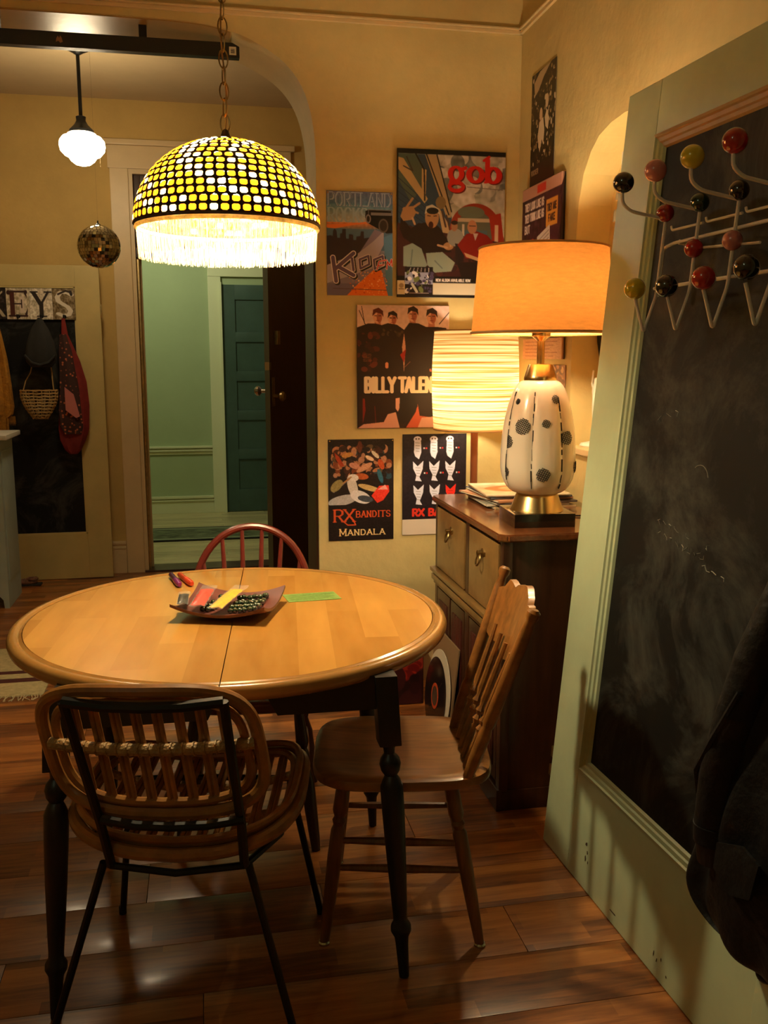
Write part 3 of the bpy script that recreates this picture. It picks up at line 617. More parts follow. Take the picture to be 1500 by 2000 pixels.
# owl-tailed vases poster
a = Art(425, 738, 755, 1250, 196, 300, (24, 15, 22)); a.noise(10, 9)
for r_ in range(3):
    for c_ in range(3):
        cx = [502, 585, 668][c_] + r_ * 3; cy = [800, 925, 1045][r_]; cc = (206, 204, 204) if not (r_ == 2 and c_ == 2) else (214, 40, 26)
        if r_ == 0: a.ell(cx, 765, 20, 15, cc).ell(cx - 7, 763, 4, 4, (60, 45, 45)).ell(cx + 7, 763, 4, 4, (60, 45, 45)).poly([(cx - 16, 775), (cx + 18, 775), (cx + 20, 830), (cx + 8, 865), (cx - 12, 850), (cx - 18, 830)], cc)
        else: a.poly([(cx - 26, cy - 50), (cx - 2, cy - 25), (cx + 28, cy - 52), (cx + 24, cy - 10), (cx + 8, cy + 30), (cx + 20, cy + 52), (cx - 14, cy + 48), (cx - 8, cy + 20), (cx - 24, cy - 12)], cc)
        for k in range(4): a.line([(cx - 12 + 2 * k, cy - 18 + 14 * k), (cx + 12 - k, cy - 16 + 14 * k)], 2.5, tuple(int(v * .6) for v in cc))
        if c_ < 3 and r_ < 2: a.rect(cx + 30, cy + 6, cx + 38, cy + 14, (190, 180, 170)).rect(cx + 42, cy + 6, cx + 50, cy + 14, (190, 40, 30))
a.text('RX BANDITS', 478, 1118, 290, 34, (206, 48, 28), 12, 9, gap=.22).rect(425, 1170, 755, 1250, (205, 190, 160))
on_back('poster', a, .857, 1.148, 1.122, .672, 'black poster of pale winged figures in rows with one red, above the walnut cabinet')
# push pins on the small posters
for k, (x, z) in enumerate(((.537, 2.128), (.804, 2.128), (.534, 1.097), (.811, 1.097))):
    pin = tag(own(obj('push_pin', MB().lathe([(.004, 0), (.0035, .004), (.002, .005)], (x, YB - .0062, z), (0, -1, 0), seg=8), brass), (x, YB - .0062, z)), 'tiny brass pin in %s corner of the %s' % (('left', 'right')[k % 2], ('boombox poster', 'painted animals poster')[k // 2]), 'pin', 'poster pins')
# right wall: tall dark crowd poster
a = Art(0, 0, 100, 150, 150, 250, (30, 18, 8)); a.blobs(330, 0, 0, 100, 120, 1.2, 3.4, [(150, 125, 80), (90, 68, 36), (60, 42, 22), (22, 12, 6), (20, 12, 6), (190, 170, 130), (40, 26, 12)], 21, 1.5)
a.poly([(10, 12), (34, 2), (60, 0), (80, 0), (50, 12), (30, 25), (14, 30)], (165, 145, 105)).poly([(30, 88), (36, 68), (52, 64), (58, 82), (54, 100), (48, 92), (40, 108)], (205, 185, 145)).poly([(58, 66), (66, 56), (76, 70), (72, 84), (62, 78)], (200, 180, 140)).ell(42, 58, 6, 8, (190, 165, 125)).ell(66, 46, 6, 9, (195, 170, 130))
a.rect(0, 122, 100, 150, (40, 20, 10)).text('ROCKER', 6, 128, 30, 6, (170, 150, 110), 1.6)
on_right('poster', a, 3.80, 3.535, 2.580, 2.143, 'tall dark poster of a crowd, high on the right wall near the corner')
# right wall: slogan poster on board
a = Art(0, 0, 100, 150, 170, 250, (60, 22, 26)); a.noise(26, 12).rect(0, 0, 100, 12, (190, 140, 110)).text('THEY LOOK LIKE US', 8, 16, 50, 7, (225, 205, 180), 1.7).text('THEY THINK LIKE US', 8, 27, 50, 7, (225, 205, 180), 1.7).text('BUT', 8, 38, 14, 7, (225, 205, 180), 1.7)
a.rect(40, 2, 62, 10, (200, 50, 30)).rect(64, 14, 94, 150, (70, 24, 34)).rect(64, 20, 92, 46, (214, 150, 50)).text('THEY ARE', 67, 25, 22, 6, (60, 20, 16), 1.6).text('FAKE', 70, 35, 16, 6, (60, 20, 16), 1.6).poly([(42, 52), (74, 44), (76, 72), (44, 80)], (205, 190, 165))
for k in range(6): a.line([(46, 56 + 3.6 * k), (72, 49 + 3.6 * k)], .8, (120, 100, 90))
a.ell(16, 78, 9, 20, (190, 60, 40)).ell(30, 62, 8, 10, (165, 40, 30)).line([(28, 72), (26, 110)], 2.5, (205, 190, 170)).ell(64, 102, 24, 30, (140, 80, 105)).ell(60, 96, 6, 8, (60, 24, 50)).ell(75, 98, 5, 7, (60, 24, 50)).rect(0, 118, 100, 150, (50, 20, 30))
on_right('poster', a, 3.835, 3.405, 2.140, 1.52 + .02, 'mounted purple and red slogan poster on the right wall above the orange shade', thick=.016, off=.020, edge=(.012, .01, .01))
# right wall: pinkish sheet in black frame, behind the lamp neck
a = Art(0, 0, 100, 60, 110, 60, (200, 150, 105)); a.noise(10, 5)
for k in range(5): a.line([(8, 10 + 10 * k), (88 - 9 * (k % 3), 11 + 10 * k)], 1.8, (150, 90, 60))
fr = on_right('poster', a, 3.80, 3.365, 1.53, 1.447, 'peach sheet of faded handwriting in a black edge, seen under the orange shade', thick=.012, off=.016, edge=(.01, .01, .01))
a = Art(0, 0, 60, 100, 60, 90, (150, 95, 55)); a.blobs(60, 0, 0, 60, 100, 4, 11, [(180, 120, 70), (110, 60, 30), (205, 160, 100), (90, 40, 22)], 6)
on_right('poster', a, 3.55, 3.35, 1.425, 1.19, 'small brown and orange print beside the lamp collar on the right wall')

# ------------------------------------------------------------------ dining table
TX, TY, TZ, TR = .068, 2.485, .757, .582
tb = thing('dining_table', 'round maple dining table with honey edge, black legs and a centre seam', 'table', (TX, TY, 0))
sa = math.atan2(-.1, -1.11)  # seam direction
sd = Vector((.09, .996, 0)); sn = Vector((.996, -.09, 0))
for sg in (-1, 1):
    pts = []
    for k in range(49):
        t = -PI / 2 + PI * k / 48
        q = sn * (math.cos(t) * (TR - .040) * sg) + sd * (math.sin(t) * (TR - .040)); pts.append(q)
    pts = [p + sn * (.0012 * sg) for p in pts]
    mb = MB().prism([(TX + p.x, TY + p.y, TZ - .022) for p in pts], (0, 0, .022))
    obj('tabletop_leaf', mb, tablem, tb)
    prof = [(-.038, -.022), (-.038, .0005), (-.030, -.0035), (-.022, .0022), (-.012, .001), (-.004, -.005), (0, -.015), (-.003, -.027), (-.012, -.036), (-.03, -.038), (-.06, -.036)]
    def f(u, v):
        t = -PI / 2 + PI * u; i = min(int(v * (len(prof) - 1) + .5), len(prof) - 1); rr = TR + prof[i][0]
        p = sn * (math.cos(t) * rr * sg) + sd * (math.sin(t) * rr) + sn * (.0012 * sg); return Vector((TX + p.x, TY + p.y, TZ + prof[i][1]))
    obj('edge_moulding', MB().grid(f, 72, len(prof) - 1), rim_w, tb, ang=60)
def turned_leg(parent, top, foot, m, prof, sq=.026):
    top, foot = Vector(top), Vector(foot); ax = (foot - top); L = ax.length; axn = ax.normalized()
    mb = MB().lathe([(r, h) for r, h in prof], top, axn, seg=16)
    # square block at the top
    s = sq; x = Vector((1, 0, 0)); yv = Vector((0, 1, 0)); e = top + axn * .165
    mb.obox(top - x * s - yv * s, x * 2 * s, yv * 2 * s, axn * .165, bev=.004)
    return obj('leg', mb, m, parent)
lp = [(.024, .16), (.014, .178), (.013, .19), (.022, .202), (.0255, .215), (.022, .232), (.015, .243), (.020, .252), (.027, .27), (.0265, .33), (.024, .42), (.020, .52), (.017, .585), (.017, .60), (.024, .612), (.0245, .625), (.017, .64), (.015, .66), (.012, .74)]
for top, foot in (((.392, 1.995), (.428, 1.932)), ((-.33, 2.005), (-.362, 1.944)), ((.45, 2.62), (.485, 2.656)), ((-.28, 2.65), (-.31, 2.69))):
    L = .735; turned_leg(tb, (top[0], top[1], .735), (foot[0], foot[1], 0), blackp, [(r, h * .735 / .74) for r, h in lp])
def apron(x0, y0, x1, y1):
    a, b = Vector((x0, y0, 0)), Vector((x1, y1, 0)); d = (b - a).normalized(); n = Vector((-d.y, d.x, 0)) * .010; l = (b - a).length
    P = [(0, .735), (0, .655), (l - .03, .655), (l - .012, .69), (l, .72), (l, .735)]
    obj('apron', MB().prism([a + d * q - n + Vector((0, 0, z)) for q, z in P], n * 2), blackp, tb)
apron(.37, 1.99, .115, 1.995); apron(-.31, 2.0, .02, 1.996); apron(.43, 2.63, .15, 2.64); apron(-.26, 2.65, .09, 2.642)
apron(.395, 2.02, .42, 2.31); apron(.447, 2.6, .43, 2.33); apron(-.33, 2.03, -.31, 2.33); apron(-.285, 2.63, -.305, 2.35)
for x_ in (-.12, .24): obj('slide_rail', MB().box(x_, x_ + .04, 2.02, 2.62, .70, .735), blackp, tb)

# ------------------------------------------------------------------ rattan chair (near, back to the viewer)
rc = thing('rattan_chair', 'rattan chair with black steel frame, its back to the viewer at the near table edge', 'chair', (-.038, 2.035, 0), rot=(0, 0, R(-11)), local=True)
def loop(w, h, r, fn, n=56):
    """rounded rectangle loop mapped through fn(a,b)"""
    pts = []
    for k in range(n):
        t = 2 * PI * k / n; c, s_ = math.cos(t), math.sin(t); e = .55
        pts.append(fn(w * abs(c) ** e * (1 if c >= 0 else -1), h * abs(s_) ** e * (1 if s_ >= 0 else -1)))
    return pts
def backp(a, b, off=0):   # a across, b up (centre 0)
    z = .675 + b; return Vector((a * 1.045 - .036 - b * .15, -.262 - (b) * .17 + .9 * a * a + off, z))
def seatp(a, b, off=0):   # a across, b forward
    return Vector((a - .004, .0 + b, .435 + off + .9 * a * a * .9 + .10 * max(0, b) ** 1.3))
obj('back_hoop', MB().tube(loop(.205, .140, 0, lambda a, b: backp(a, b)), .0135, 10, closed=True), rattan, rc)
obj('back_hoop', MB().tube(loop(.180, .115, 0, lambda a, b: backp(a, b, .004)), .0095, 8, closed=True), rattan, rc)
for k in range(8):
    a = -.140 + .040 * k
    obj('slat', MB().tube([backp(a - .006 + t * .012, -.113 + .226 * t, .006) for t in (0, .5, 1)], .0062, 6).tube([backp(a + .004 + t * .012, -.113 + .226 * t, .006) for t in (0, .5, 1)], .0055, 6), rattan, rc)
mb = MB(); obj('wrapped_bar', mb.tube([backp(-.195 + .039 * k, .012 + .0, -.008) for k in range(11)], .0125, 10), rattan2, rc)
for k in range(34):
    a = -.17 + .0103 * k
    if k % 2: obj('binding', MB().tube([backp(a + .002 * math.cos(t), .012 + .0142 * math.sin(t), -.008 + .0142 * math.cos(t)) for t in [2 * PI * q / 8 for q in range(8)]], .0022, 4, closed=True), rattan2, rc)
obj('seat_hoop', MB().tube(loop(.245, .225, 0, lambda a, b: seatp(a, b)), .0145, 10, closed=True), rattan, rc)
obj('seat_hoop', MB().tube(loop(.222, .203, 0, lambda a, b: seatp(a, b, .012)), .0095, 8, closed=True), rattan, rc)
obj('seat_hoop', MB().tube(loop(.235, .215, 0, lambda a, b: seatp(a, b, .028)), .0085, 8, closed=True), rattan, rc)
for k in range(11):
    a = -.18 + .036 * k
    obj('slat', MB().tube([seatp(a, -.20 + .4 * t, .004) for t in (0, .25, .5, .75, 1)], .0062, 6).tube([seatp(a + .011, -.20 + .4 * t, .004) for t in (0, .25, .5, .75, 1)], .0055, 6), rattan, rc)
for b in (-.07, .09):
    obj('wrapped_bar', MB().tube([seatp(-.225 + .045 * k, b, -.012) for k in range(11)], .0105, 8), rattan2, rc)
tr = .0100
obj('back_frame', MB().tube([(-.135, -.228, .415), (-.148, -.245, .52), (-.193, -.292, .795)], tr, 8).tube([(.140, -.228, .415), (.138, -.245, .52), (.118, -.292, .795)], tr, 8)
    .tube([(-.193, -.292, .795), (-.115, -.300, .788), (-.037, -.302, .786), (.04, -.300, .788), (.118, -.292, .795)], tr * 1.15, 8), blackm, rc)
obj('back_rail', MB().tube([(-.143, -.252, .53), (-.07, -.262, .522), (0, -.264, .520), (.07, -.262, .522), (.145, -.252, .53)], .010, 8), blackm, rc)
obj('seat_frame', MB().tube([(-.135, -.228, .415), (0, -.24, .405), (.140, -.228, .415), (.20, -.10, .415), (.20, .14, .43), (0, .17, .42), (-.20, .14, .43), (-.20, -.10, .415)], .008, 8, closed=True), blackm, rc)
for a, b in (((-.155, -.215, .415), (-.29, -.205, 0)), ((.145, -.215, .415), (.245, -.235, 0)), ((-.19, .12, .43), (-.262, .245, 0)), ((.20, .12, .43), (.262, .245, 0))):
    l_ = obj('leg', MB().tube([a, b], .0085, 10), blackm, rc)
    obj('foot_cap', MB().lathe([(.010, 0), (.0105, .02), (.008, .024)], (b[0], b[1], 0), seg=10), blackm, l_)

# ------------------------------------------------------------------ pressed-back oak chair on the right
oc = thing('oak_chair', 'oak spindle-back chair with scalloped crest, tucked in at the right of the table', 'chair', (.44, 2.235, 0), rot=(0, 0, R(80)), local=True)
def seat_shape(w, d, z, th, back_w, e=.62):
    prof = []
    n = 40
    for k in range(n):
        t = 2 * PI * k / n; c, s_ = math.cos(t), math.sin(t)
        x = w * abs(c) ** e * (1 if c > 0 else -1); yv = d * abs(s_) ** e * (1 if s_ > 0 else -1)
        if yv < 0: x *= 1 - (1 - back_w) * (-yv / d)
        prof.append((x, yv))
    mb = MB(); rings = []
    for sc, zo in ((.0, -.012), (.5, -.010), (.8, -.003), (.93, .0), (.985, -.004), (1.0, -.012), (.995, -th + .006), (.96, -th)):
        if sc == 0: continue
        rings.append([mb.bm.verts.new((x * sc, yv * sc, z + zo)) for x, yv in prof])
    for a_, b_ in zip(rings, rings[1:]):
        for k in range(n): mb.bm.faces.new((a_[k], a_[(k + 1) % n], b_[(k + 1) % n], b_[k]))
    mb.bm.faces.new(rings[0]); mb.bm.faces.new(rings[-1][::-1]); return mb
mb = seat_shape(.212, .225, .462, .03, .97, .5); bmesh.ops.translate(mb.bm, verts=mb.bm.verts, vec=(-.022, -.042, 0))
obj('seat', mb, chairw, oc)
LP = [(.014, 0), (.0145, .02), (.018, .05), (.0195, .10), (.0135, .115), (.0175, .125), (.0135, .137), (.018, .15), (.0185, .22), (.017, .30), (.014, .40), (.0115, .45)]
def lathed(name, a, b, prof, m, parent, seg=12):
    a, b = Vector(a), Vector(b); L = (b - a).length; k = L / prof[-1][1]
    return obj(name, MB().lathe([(r, h * k) for r, h in prof], a, (b - a), seg=seg), m, parent)
legs = [((-.165, -.155, .445), (-.185, -.235, 0)), ((-.14, .10, .445), (-.17, .155, 0)), ((.13, -.155, .445), (.185, -.235, 0)), ((.12, .10, .445), (.205, .13, 0))]
for a, b in legs:
    l_ = lathed('leg', a, b, LP, chairl, oc)
    obj('glide', MB().lathe([(.014, -.0), (.015, .006), (.0125, .010)], (b[0], b[1], 0), seg=12), chrome, l_)
def at(l, z): a, b = map(Vector, l); t = (a.z - z) / a.z; return a + (b - a) * t
SP = [(.007, 0), (.0085, .03), (.0115, .15), (.0085, .27), (.007, .30)]
for i, j, z in ((0, 1, .27), (0, 1, .20), (2, 3, .27), (2, 3, .20), (1, 3, .30), (0, 2, .24)):
    lathed('stretcher', at(legs[i], z), at(legs[j], z), SP, chairl, oc, 8)
PP = [(.012, 0), (.016, .05), (.0165, .12), (.0125, .14), (.0165, .155), (.0165, .30), (.0150, .40), (.0115, .425), (.0165, .437), (.0165, .448), (.009, .455)]
bt = [((-.200, -.195, .455), (-.250, -.338, .885)), ((.105, -.190, .455), (.193, -.338, .885))]
for a, b in bt: lathed('back_post', a, b, PP, chairw, oc)
# crest rail: scalloped, pressed board
mb = MB(); n = 24; fr, bk = [], []
def crest(t):
    x = -.245 + .430 * t; up = .008 * math.sin(t * PI) + (.020 if .16 < t < .84 else 0) + .012 * math.sin(t * PI * 3) ** 2 + (.012 if .3 < t < .7 else 0); dn = -.100 - .018 * math.sin(t * PI * 1) - .012 * abs(math.sin(t * 3 * PI)); return x, .832 + up, .832 + dn
for k in range(n + 1):
    x, zu, zd = crest(k / n); yb = lambda z: -.190 - (z - .455) * .344 - .028 * math.sin(PI * k / n)
    fr.append((mb.bm.verts.new((x, yb(zu) + .008, zu)), mb.bm.verts.new((x, yb(zd) + .008, zd)))); bk.append((mb.bm.verts.new((x, yb(zu) - .008, zu)), mb.bm.verts.new((x, yb(zd) - .008, zd))))
for k in range(n):
    mb.bm.faces.new((fr[k][0], fr[k][1], fr[k + 1][1], fr[k + 1][0])); mb.bm.faces.new((bk[k][0], bk[k + 1][0], bk[k + 1][1], bk[k][1]))
    mb.bm.faces.new((fr[k][0], fr[k + 1][0], bk[k + 1][0], bk[k][0])); mb.bm.faces.new((fr[k][1], bk[k][1], bk[k + 1][1], fr[k + 1][1]))
mb.bm.faces.new((fr[0][0], bk[0][0], bk[0][1], fr[0][1])); mb.bm.faces.new((fr[n][0], fr[n][1], bk[n][1], bk[n][0]))
obj('crest_rail', mb, chairw, oc)
for k in range(4):
    xa, xb = -.148 + .06 * k, -.160 + .084 * k
    lathed('spindle', (xa, -.195, .458), (xb, -.300, .752), [(.0065, 0), (.009, .06), (.006, .10), (.0125, .112), (.006, .124), (.0125, .136), (.006, .15), (.0095, .17), (.0085, .24), (.006, .33)], chairw, oc, 8)

# ------------------------------------------------------------------ red hoop-back chair beyond the table
hc = thing('hoop_back_chair', 'cherry red hoop-back chair facing the viewer on the far side of the table', 'chair', (.118, 2.80, 0), rot=(0, 0, R(174)), local=True)
obj('seat', seat_shape(.215, .215, .455, .035, .9), redw, hc)
def hoop(t): # t 0..1 around
    a = PI * t; x = -.222 * math.cos(a); h = .425 * abs(math.sin(a)) ** .62; return Vector((x * (1 - .10 * (1 - math.sin(a))), -.18 - h * .40, .455 + h))
obj('back_hoop', MB().tube([hoop(k / 32) for k in range(33)], .0125, 10), redw, hc)
for k in range(6):
    x = -.145 + .058 * k; t = math.acos(max(-1, min(1, -x * 1.18 / .222))) / PI; p = hoop(t)
    lathed('spindle', (x * .8, -.182, .45), p, [(.007, 0), (.011, .14), (.010, .2), (.0065, .4)], redw, hc, 8)
hl = [((-.15, -.14, .43), (-.20, -.22, 0)), ((-.15, .14, .43), (-.20, .235, 0)), ((.15, -.14, .43), (.20, -.22, 0)), ((.15, .14, .43), (.20, .235, 0))]
hleg = mat('shaded_cherry_leg', (.035, .008, .006), .35, coat=.3)  # cherry darkened to put the shade under the table into the legs
for a, b in hl: lathed('leg', a, b, [(.013, 0), (.016, .05), (.020, .12), (.012, .14), (.018, .16), (.012, .18), (.021, .23), (.020, .30), (.016, .40), (.013, .44)], hleg, hc)
for i, j, z in ((0, 1, .22), (2, 3, .22)): lathed('stretcher', at(hl[i], z), at(hl[j], z), SP, hleg, hc, 8)
p, q = (at(hl[0], .22) + at(hl[1], .22)) / 2, (at(hl[2], .22) + at(hl[3], .22)) / 2; lathed('stretcher', p, q, SP, hleg, hc, 8)
lathed('stretcher', at(hl[1], .30), at(hl[3], .30), SP, hleg, hc, 8)

# ------------------------------------------------------------------ walnut cabinet
DX0, DX1, DY0, DY1, DH = .90, 1.343, 2.665, 3.515, .915
cb = thing('walnut_cabinet', 'dark walnut cabinet with honey drawers and burgundy carved doors along the right wall', 'cabinet', (1.12, 3.09, 0))
obj('body', MB().box(DX0 + .012, DX1, DY0 + .004, DY1 - .004, .05, DH - .022, bev=.003), darkwood, cb)
obj('plinth', MB().box(DX0 + .004, DX1, DY0, DY1, 0, .07, bev=.004), darkwood, cb)
mb = MB().prism([(DX0 - .018, DY0 + .008, DH - .024), (DX0 + .008, DY0 - .016, DH - .024), (DX1, DY0 - .016, DH - .024), (DX1, DY1 + .016, DH - .024), (DX0 + .008, DY1 + .016, DH - .024), (DX0 - .018, DY1 - .008, DH - .024)], (0, 0, .024))
bmesh.ops.bevel(mb.bm, geom=list(mb.bm.edges), offset=.005, segments=2, affect='EDGES')
obj('top', mb, topwood, cb)
obj('corner_post', MB().box(DX0, DX0 + .03, DY0, DY0 + .035, .06, DH - .024, bev=.003).box(DX0, DX0 + .03, DY1 - .035, DY1, .06, DH - .024, bev=.003).box(DX0, DX0 + .02, 3.035, 3.085, .06, DH - .024, bev=.003), darkwood, cb)
for ya, yb, yh in ((2.705, 3.03, 2.87), (3.09, 3.475, 3.27)):
    dw = obj('drawer', MB().box(DX0 - .004, DX0 + .02, ya, yb, .635, .875, bev=.004), drawerw, cb)
    hd = obj('handle_plate', MB().lathe([(.016, 0), (.016, .003), (.008, .007), (.007, .016), (.010, .020), (.004, .022)], (DX0 - .004, yh, .815), (-1, 0, 0), seg=14).box(DX0 - .0065, DX0 - .004, yh - .030, yh + .030, .808, .822, bev=.001), oldbrass, cb)
    obj('ring_pull', MB().tube([(DX0 - .014 - .012 * (1 - math.cos(t)) * .5, yh + .017 * math.sin(t), .812 - .026 * (1 - math.cos(t)) * .5 * 1.5) for t in [2 * PI * k / 16 for k in range(16)]], .0032, 6, closed=True), oldbrass, hd)
mb = MB()
for z0, z1, d in ((.56, .578, .006), (.578, .60, .016), (.60, .612, .010), (.612, .628, .022)): mb.box(DX0 - d, DX0 + .014, DY0 - .002, DY1 + .002, z0, z1, bev=.003)
obj('waist_moulding', mb, drawerw, cb)
for ya, yb in ((2.705, 2.86), (2.875, 3.03), (3.09, 3.275), (3.29, 3.475)):
    dd = obj('door', MB().box(DX0 + .0, DX0 + .018, ya, yb, .09, .55, bev=.004), darkwood, cb)
    obj('carved_panel', MB().box(DX0 - .004, DX0 + .01, ya + .028, yb - .028, .13, .51, bev=.008), burg, dd)
obj('base_moulding', MB().box(DX0 - .008, DX0 + .01, DY0 - .002, DY1, .0, .075, bev=.006), darkwood, cb)

# record sleeves on the cabinet top
rcols = [(.55, .40, .22), (.50, .46, .38), (.10, .07, .06), (.45, .20, .10), (.08, .08, .10), (.60, .55, .45)]
rlab = ['lowest record sleeve of the stack beside the lamp, pale edge', 'cream record sleeve second from bottom of the stack by the lamp', 'dark record sleeve in the middle of the stack by the lamp', 'rust record sleeve above the dark one in the stack by the lamp', 'black record sleeve just below the top of the stack by the lamp', 'cream record sleeve with orange swirl, topmost of the stack by the lamp']
z = DH
art = Art(0, 0, 100, 100, 60, 60, (205, 180, 130)); art.ell(50, 52, 40, 26, (190, 120, 60)).ell(55, 50, 28, 16, (215, 170, 110)).ell(60, 50, 12, 8, (170, 90, 40)).noise(20, 8)
for k in range(6):
    th = .0088; cx, cy = 1.195 + [.01, -.006, .006, -.012, .0, -.004][k], 3.285 + [0, .008, -.012, .0, .01, -.004][k]; an = R([2, -2, 5, 12, 1, -4][k])
    ax = Vector((math.cos(an), math.sin(an), 0)); ay = Vector((-ax.y, ax.x, 0)); o0 = Vector((cx, cy, z)) - ax * .156 - ay * .156
    # keep the stack off the wall
    o0.x -= .035
    if k < 5:
        t = thing('record_sleeve', rlab[k], 'record', o0, 'records on the cabinet')
        obj('cover', MB().obox(o0, ax * .312, ay * .312, Vector((0, 0, th - .0015)), bev=.001), mat('sleeve_%d' % k, rcols[k], .5), t)
        obj('inner_sleeve', MB().obox(o0 + ax * -.004 + ay * .01 + Vector((0, 0, .002)), ax * .02, ay * .28, Vector((0, 0, .0025))), paper, t)
    else:
        o_ = print_sheet('record_sleeve', art, o0 + ay * .312 + Vector((0, 0, th)), ax * .312, ay * -.312, thick=th - .001, edge=(.5, .45, .35))
        tag(o_, rlab[k], 'record', 'records on the cabinet')
    z += th

# ------------------------------------------------------------------ big ceramic lamp
LX, LY = 1.072, 2.85
cl = thing('ceramic_lamp', 'tall white ceramic table lamp with black hatched dots and an orange linen shade', 'lamp', (LX, LY, DH))
ca, sa_ = math.cos(R(-4)), math.sin(R(-4))
B0 = Vector((LX, LY, DH)); ex = Vector((ca, sa_, 0)); ey = Vector((-sa_, ca, 0))
obj('base_block', MB().obox(B0 - ex * .10 - ey * .10, ex * .20, ey * .20, Vector((0, 0, .044)), bev=.002), mat('ebony_gloss', (.012, .007, .005), .15, coat=.5), cl)
obj('brass_foot', MB().lathe([(.088, .044), (.086, .050), (.082, .058), (.070, .092), (.067, .098), (.060, .100)], B0, seg=40), brass, cl)
FL0 = math.atan2(-LY, -LX) + math.asin((1041 - 1053) / 73.0)
BZ = [(.058, .098), (.082, .103), (.102, .120), (.117, .15), (.1225, .185), (.1225, .22), (.119, .29), (.111, .345), (.100, .39), (.088, .425), (.075, .452), (.060, .464), (.05, .466)]
def body_r(th, r, z):
    k = math.sin((z - .1) / .366 * PI); g = abs(math.cos((th - FL0) * 3.5 + PI / 2)) ; return r * (1 - .085 * max(0, k) * (1 - g) ** 3)
mb = MB(); n = 84; rings = []
for r, z in BZ: rings.append([mb.bm.verts.new(B0 + Vector((body_r(2 * PI * k / n, r, z) * math.cos(2 * PI * k / n), body_r(2 * PI * k / n, r, z) * math.sin(2 * PI * k / n), z))) for k in range(n)])
for a_, b_ in zip(rings, rings[1:]):
    for k in range(n): mb.bm.faces.new((a_[k], a_[(k + 1) % n], b_[(k + 1) % n], b_[k]))
body = obj('ceramic_body', mb, cream, cl, ang=60)
md = body.modifiers.new('sub', 'SUBSURF'); md.levels = 1; md.render_levels = 1
# painted decoration: hatched dots and broken vertical lines, as thin glaze strokes on the body
def rad(z):
    for (r0, z0), (r1, z1) in zip(BZ, BZ[1:]):
        if z0 <= z <= z1: return r0 + (r1 - r0) * (z - z0) / (z1 - z0 + 1e-9)
    return .1
def onb(th, z, off=.0012): r = body_r(th, rad(z), z) + off; return B0 + Vector((r * math.cos(th), r * math.sin(th), z))
toCam = math.atan2(-LY, -LX)
def wth(px): return toCam + math.asin(max(-.98, min(.98, (px - 1053) / 73.0)))
dots = [(1021, .323, .023), (1068, .333, .012), (1109, .287, .019), (1064, .172, .020), (996, .272, .018), (993, .176, .013), (1092, .408, .012), (1124, .19, .016), (1003, .40, .008)]
for px, z, r in [(a_, b_, c_ * 1.15) for a_, b_, c_ in dots] + [(None, .30, .02), (None, .18, .018), (None, .35, .013)]:
    th = wth(px) if px else toCam + PI * random.uniform(.55, 1.4); mb = MB(); rl = rad(z)
    nq = max(2, int(r / .0062))
    for q in range(-nq, nq + 1):
        c = q / (nq + .5) * r; hl_ = math.sqrt(max(0, r * r - c * c)) * random.uniform(.85, 1.1)
        for (dx, dz) in ((.45, .89), (.93, -.37)):
            P_ = []
            for s_ in (-1, -.33, .33, 1):
                u = c * dz + hl_ * s_ * dx; v = -c * dx + hl_ * s_ * dz; P_.append(onb(th + u / rl, z + v))
            mb.tube(P_, .0010, 4, cap=False)
    obj('hatched_dot', mb, ink, cl)
for px in (990, 1041, 1100):
    th = wth(px); mb = MB(); z = .125
    while z < .42:
        l = random.uniform(.012, .04); mb.tube([onb(th + random.uniform(-.01, .01), z), onb(th + random.uniform(-.012, .012), min(z + l, .43))], random.uniform(.0006, .0024), 4); z += l * random.uniform(.7, 1.6)
    obj('brush_line', mb, ink, cl)
obj('brass_collar', MB().lathe([(.052, .464), (.0535, .470), (.051, .48), (.040, .512), (.0385, .516), (.012, .518)], B0, seg=32), brass, cl)
obj('neck', MB().lathe([(.0125, .515), (.0125, .59), (.014, .592), (.0295, .604), (.0295, .613), (.031, .616), (.02, .64), (.016, .66)], B0, seg=20), brass, cl)
def bulb(parent, c, r, power, col, name='bulb', sc=(1, 1, 1.2)):
    m = mat('glow_' + parent.name, col, .5, emit=power / (4 * PI * PI * r * r)); m.node_tree.nodes['Principled BSDF'].inputs['Base Color'].default_value = (.02, .02, .02, 1)
    return obj(name, MB().sphere(c, r, 18, 12, sc), m, parent)
bulb(cl, B0 + Vector((0, 0, .735)), .032, L_ORANGE, WARM)
linen = mat('orange_linen', (.60, .235, .048), .85, noise=.16, nscale=30, stretch=(1, 1, 4), trans=.12, bump=.4, bscale=120)
SH0, SH1 = .610, .880
sh = obj('lamp_shade', MB().lathe([(.223, SH0), (.203, SH1)], B0, seg=64, caps=False), linen, cl)
obj('shade_trim', MB().tube([B0 + Vector((.2235 * math.cos(t), .2235 * math.sin(t), SH0 + .006)) for t in [2 * PI * k / 48 for k in range(48)]], [.004] * 48, 6, closed=True), mat('linen_tape', (.42, .24, .10), .8), sh)
obj('shade_trim', MB().tube([B0 + Vector((.2035 * math.cos(t), .2035 * math.sin(t), SH1 - .004)) for t in [2 * PI * k / 48 for k in range(48)]], [.0035] * 48, 6, closed=True), MATS['linen_tape'], sh)
obj('harp', MB().tube([B0 + Vector((.055 * math.sin(t) * (1 if t < 9 else 1), 0, .63 + .25 * (1 - math.cos(t)) / 2)) for t in [2 * PI * k / 24 for k in range(24)]], .002, 6, closed=True), brass, sh)
obj('spider', MB().tube([B0 + Vector((-.202, 0, SH1 - .008)), B0 + Vector((0, 0, SH1 - .012)), B0 + Vector((.202, 0, SH1 - .008))], .0018, 6).tube([B0 + Vector((0, -.202, SH1 - .008)), B0 + Vector((0, .202, SH1 - .008))], .0018, 6), brass, sh)
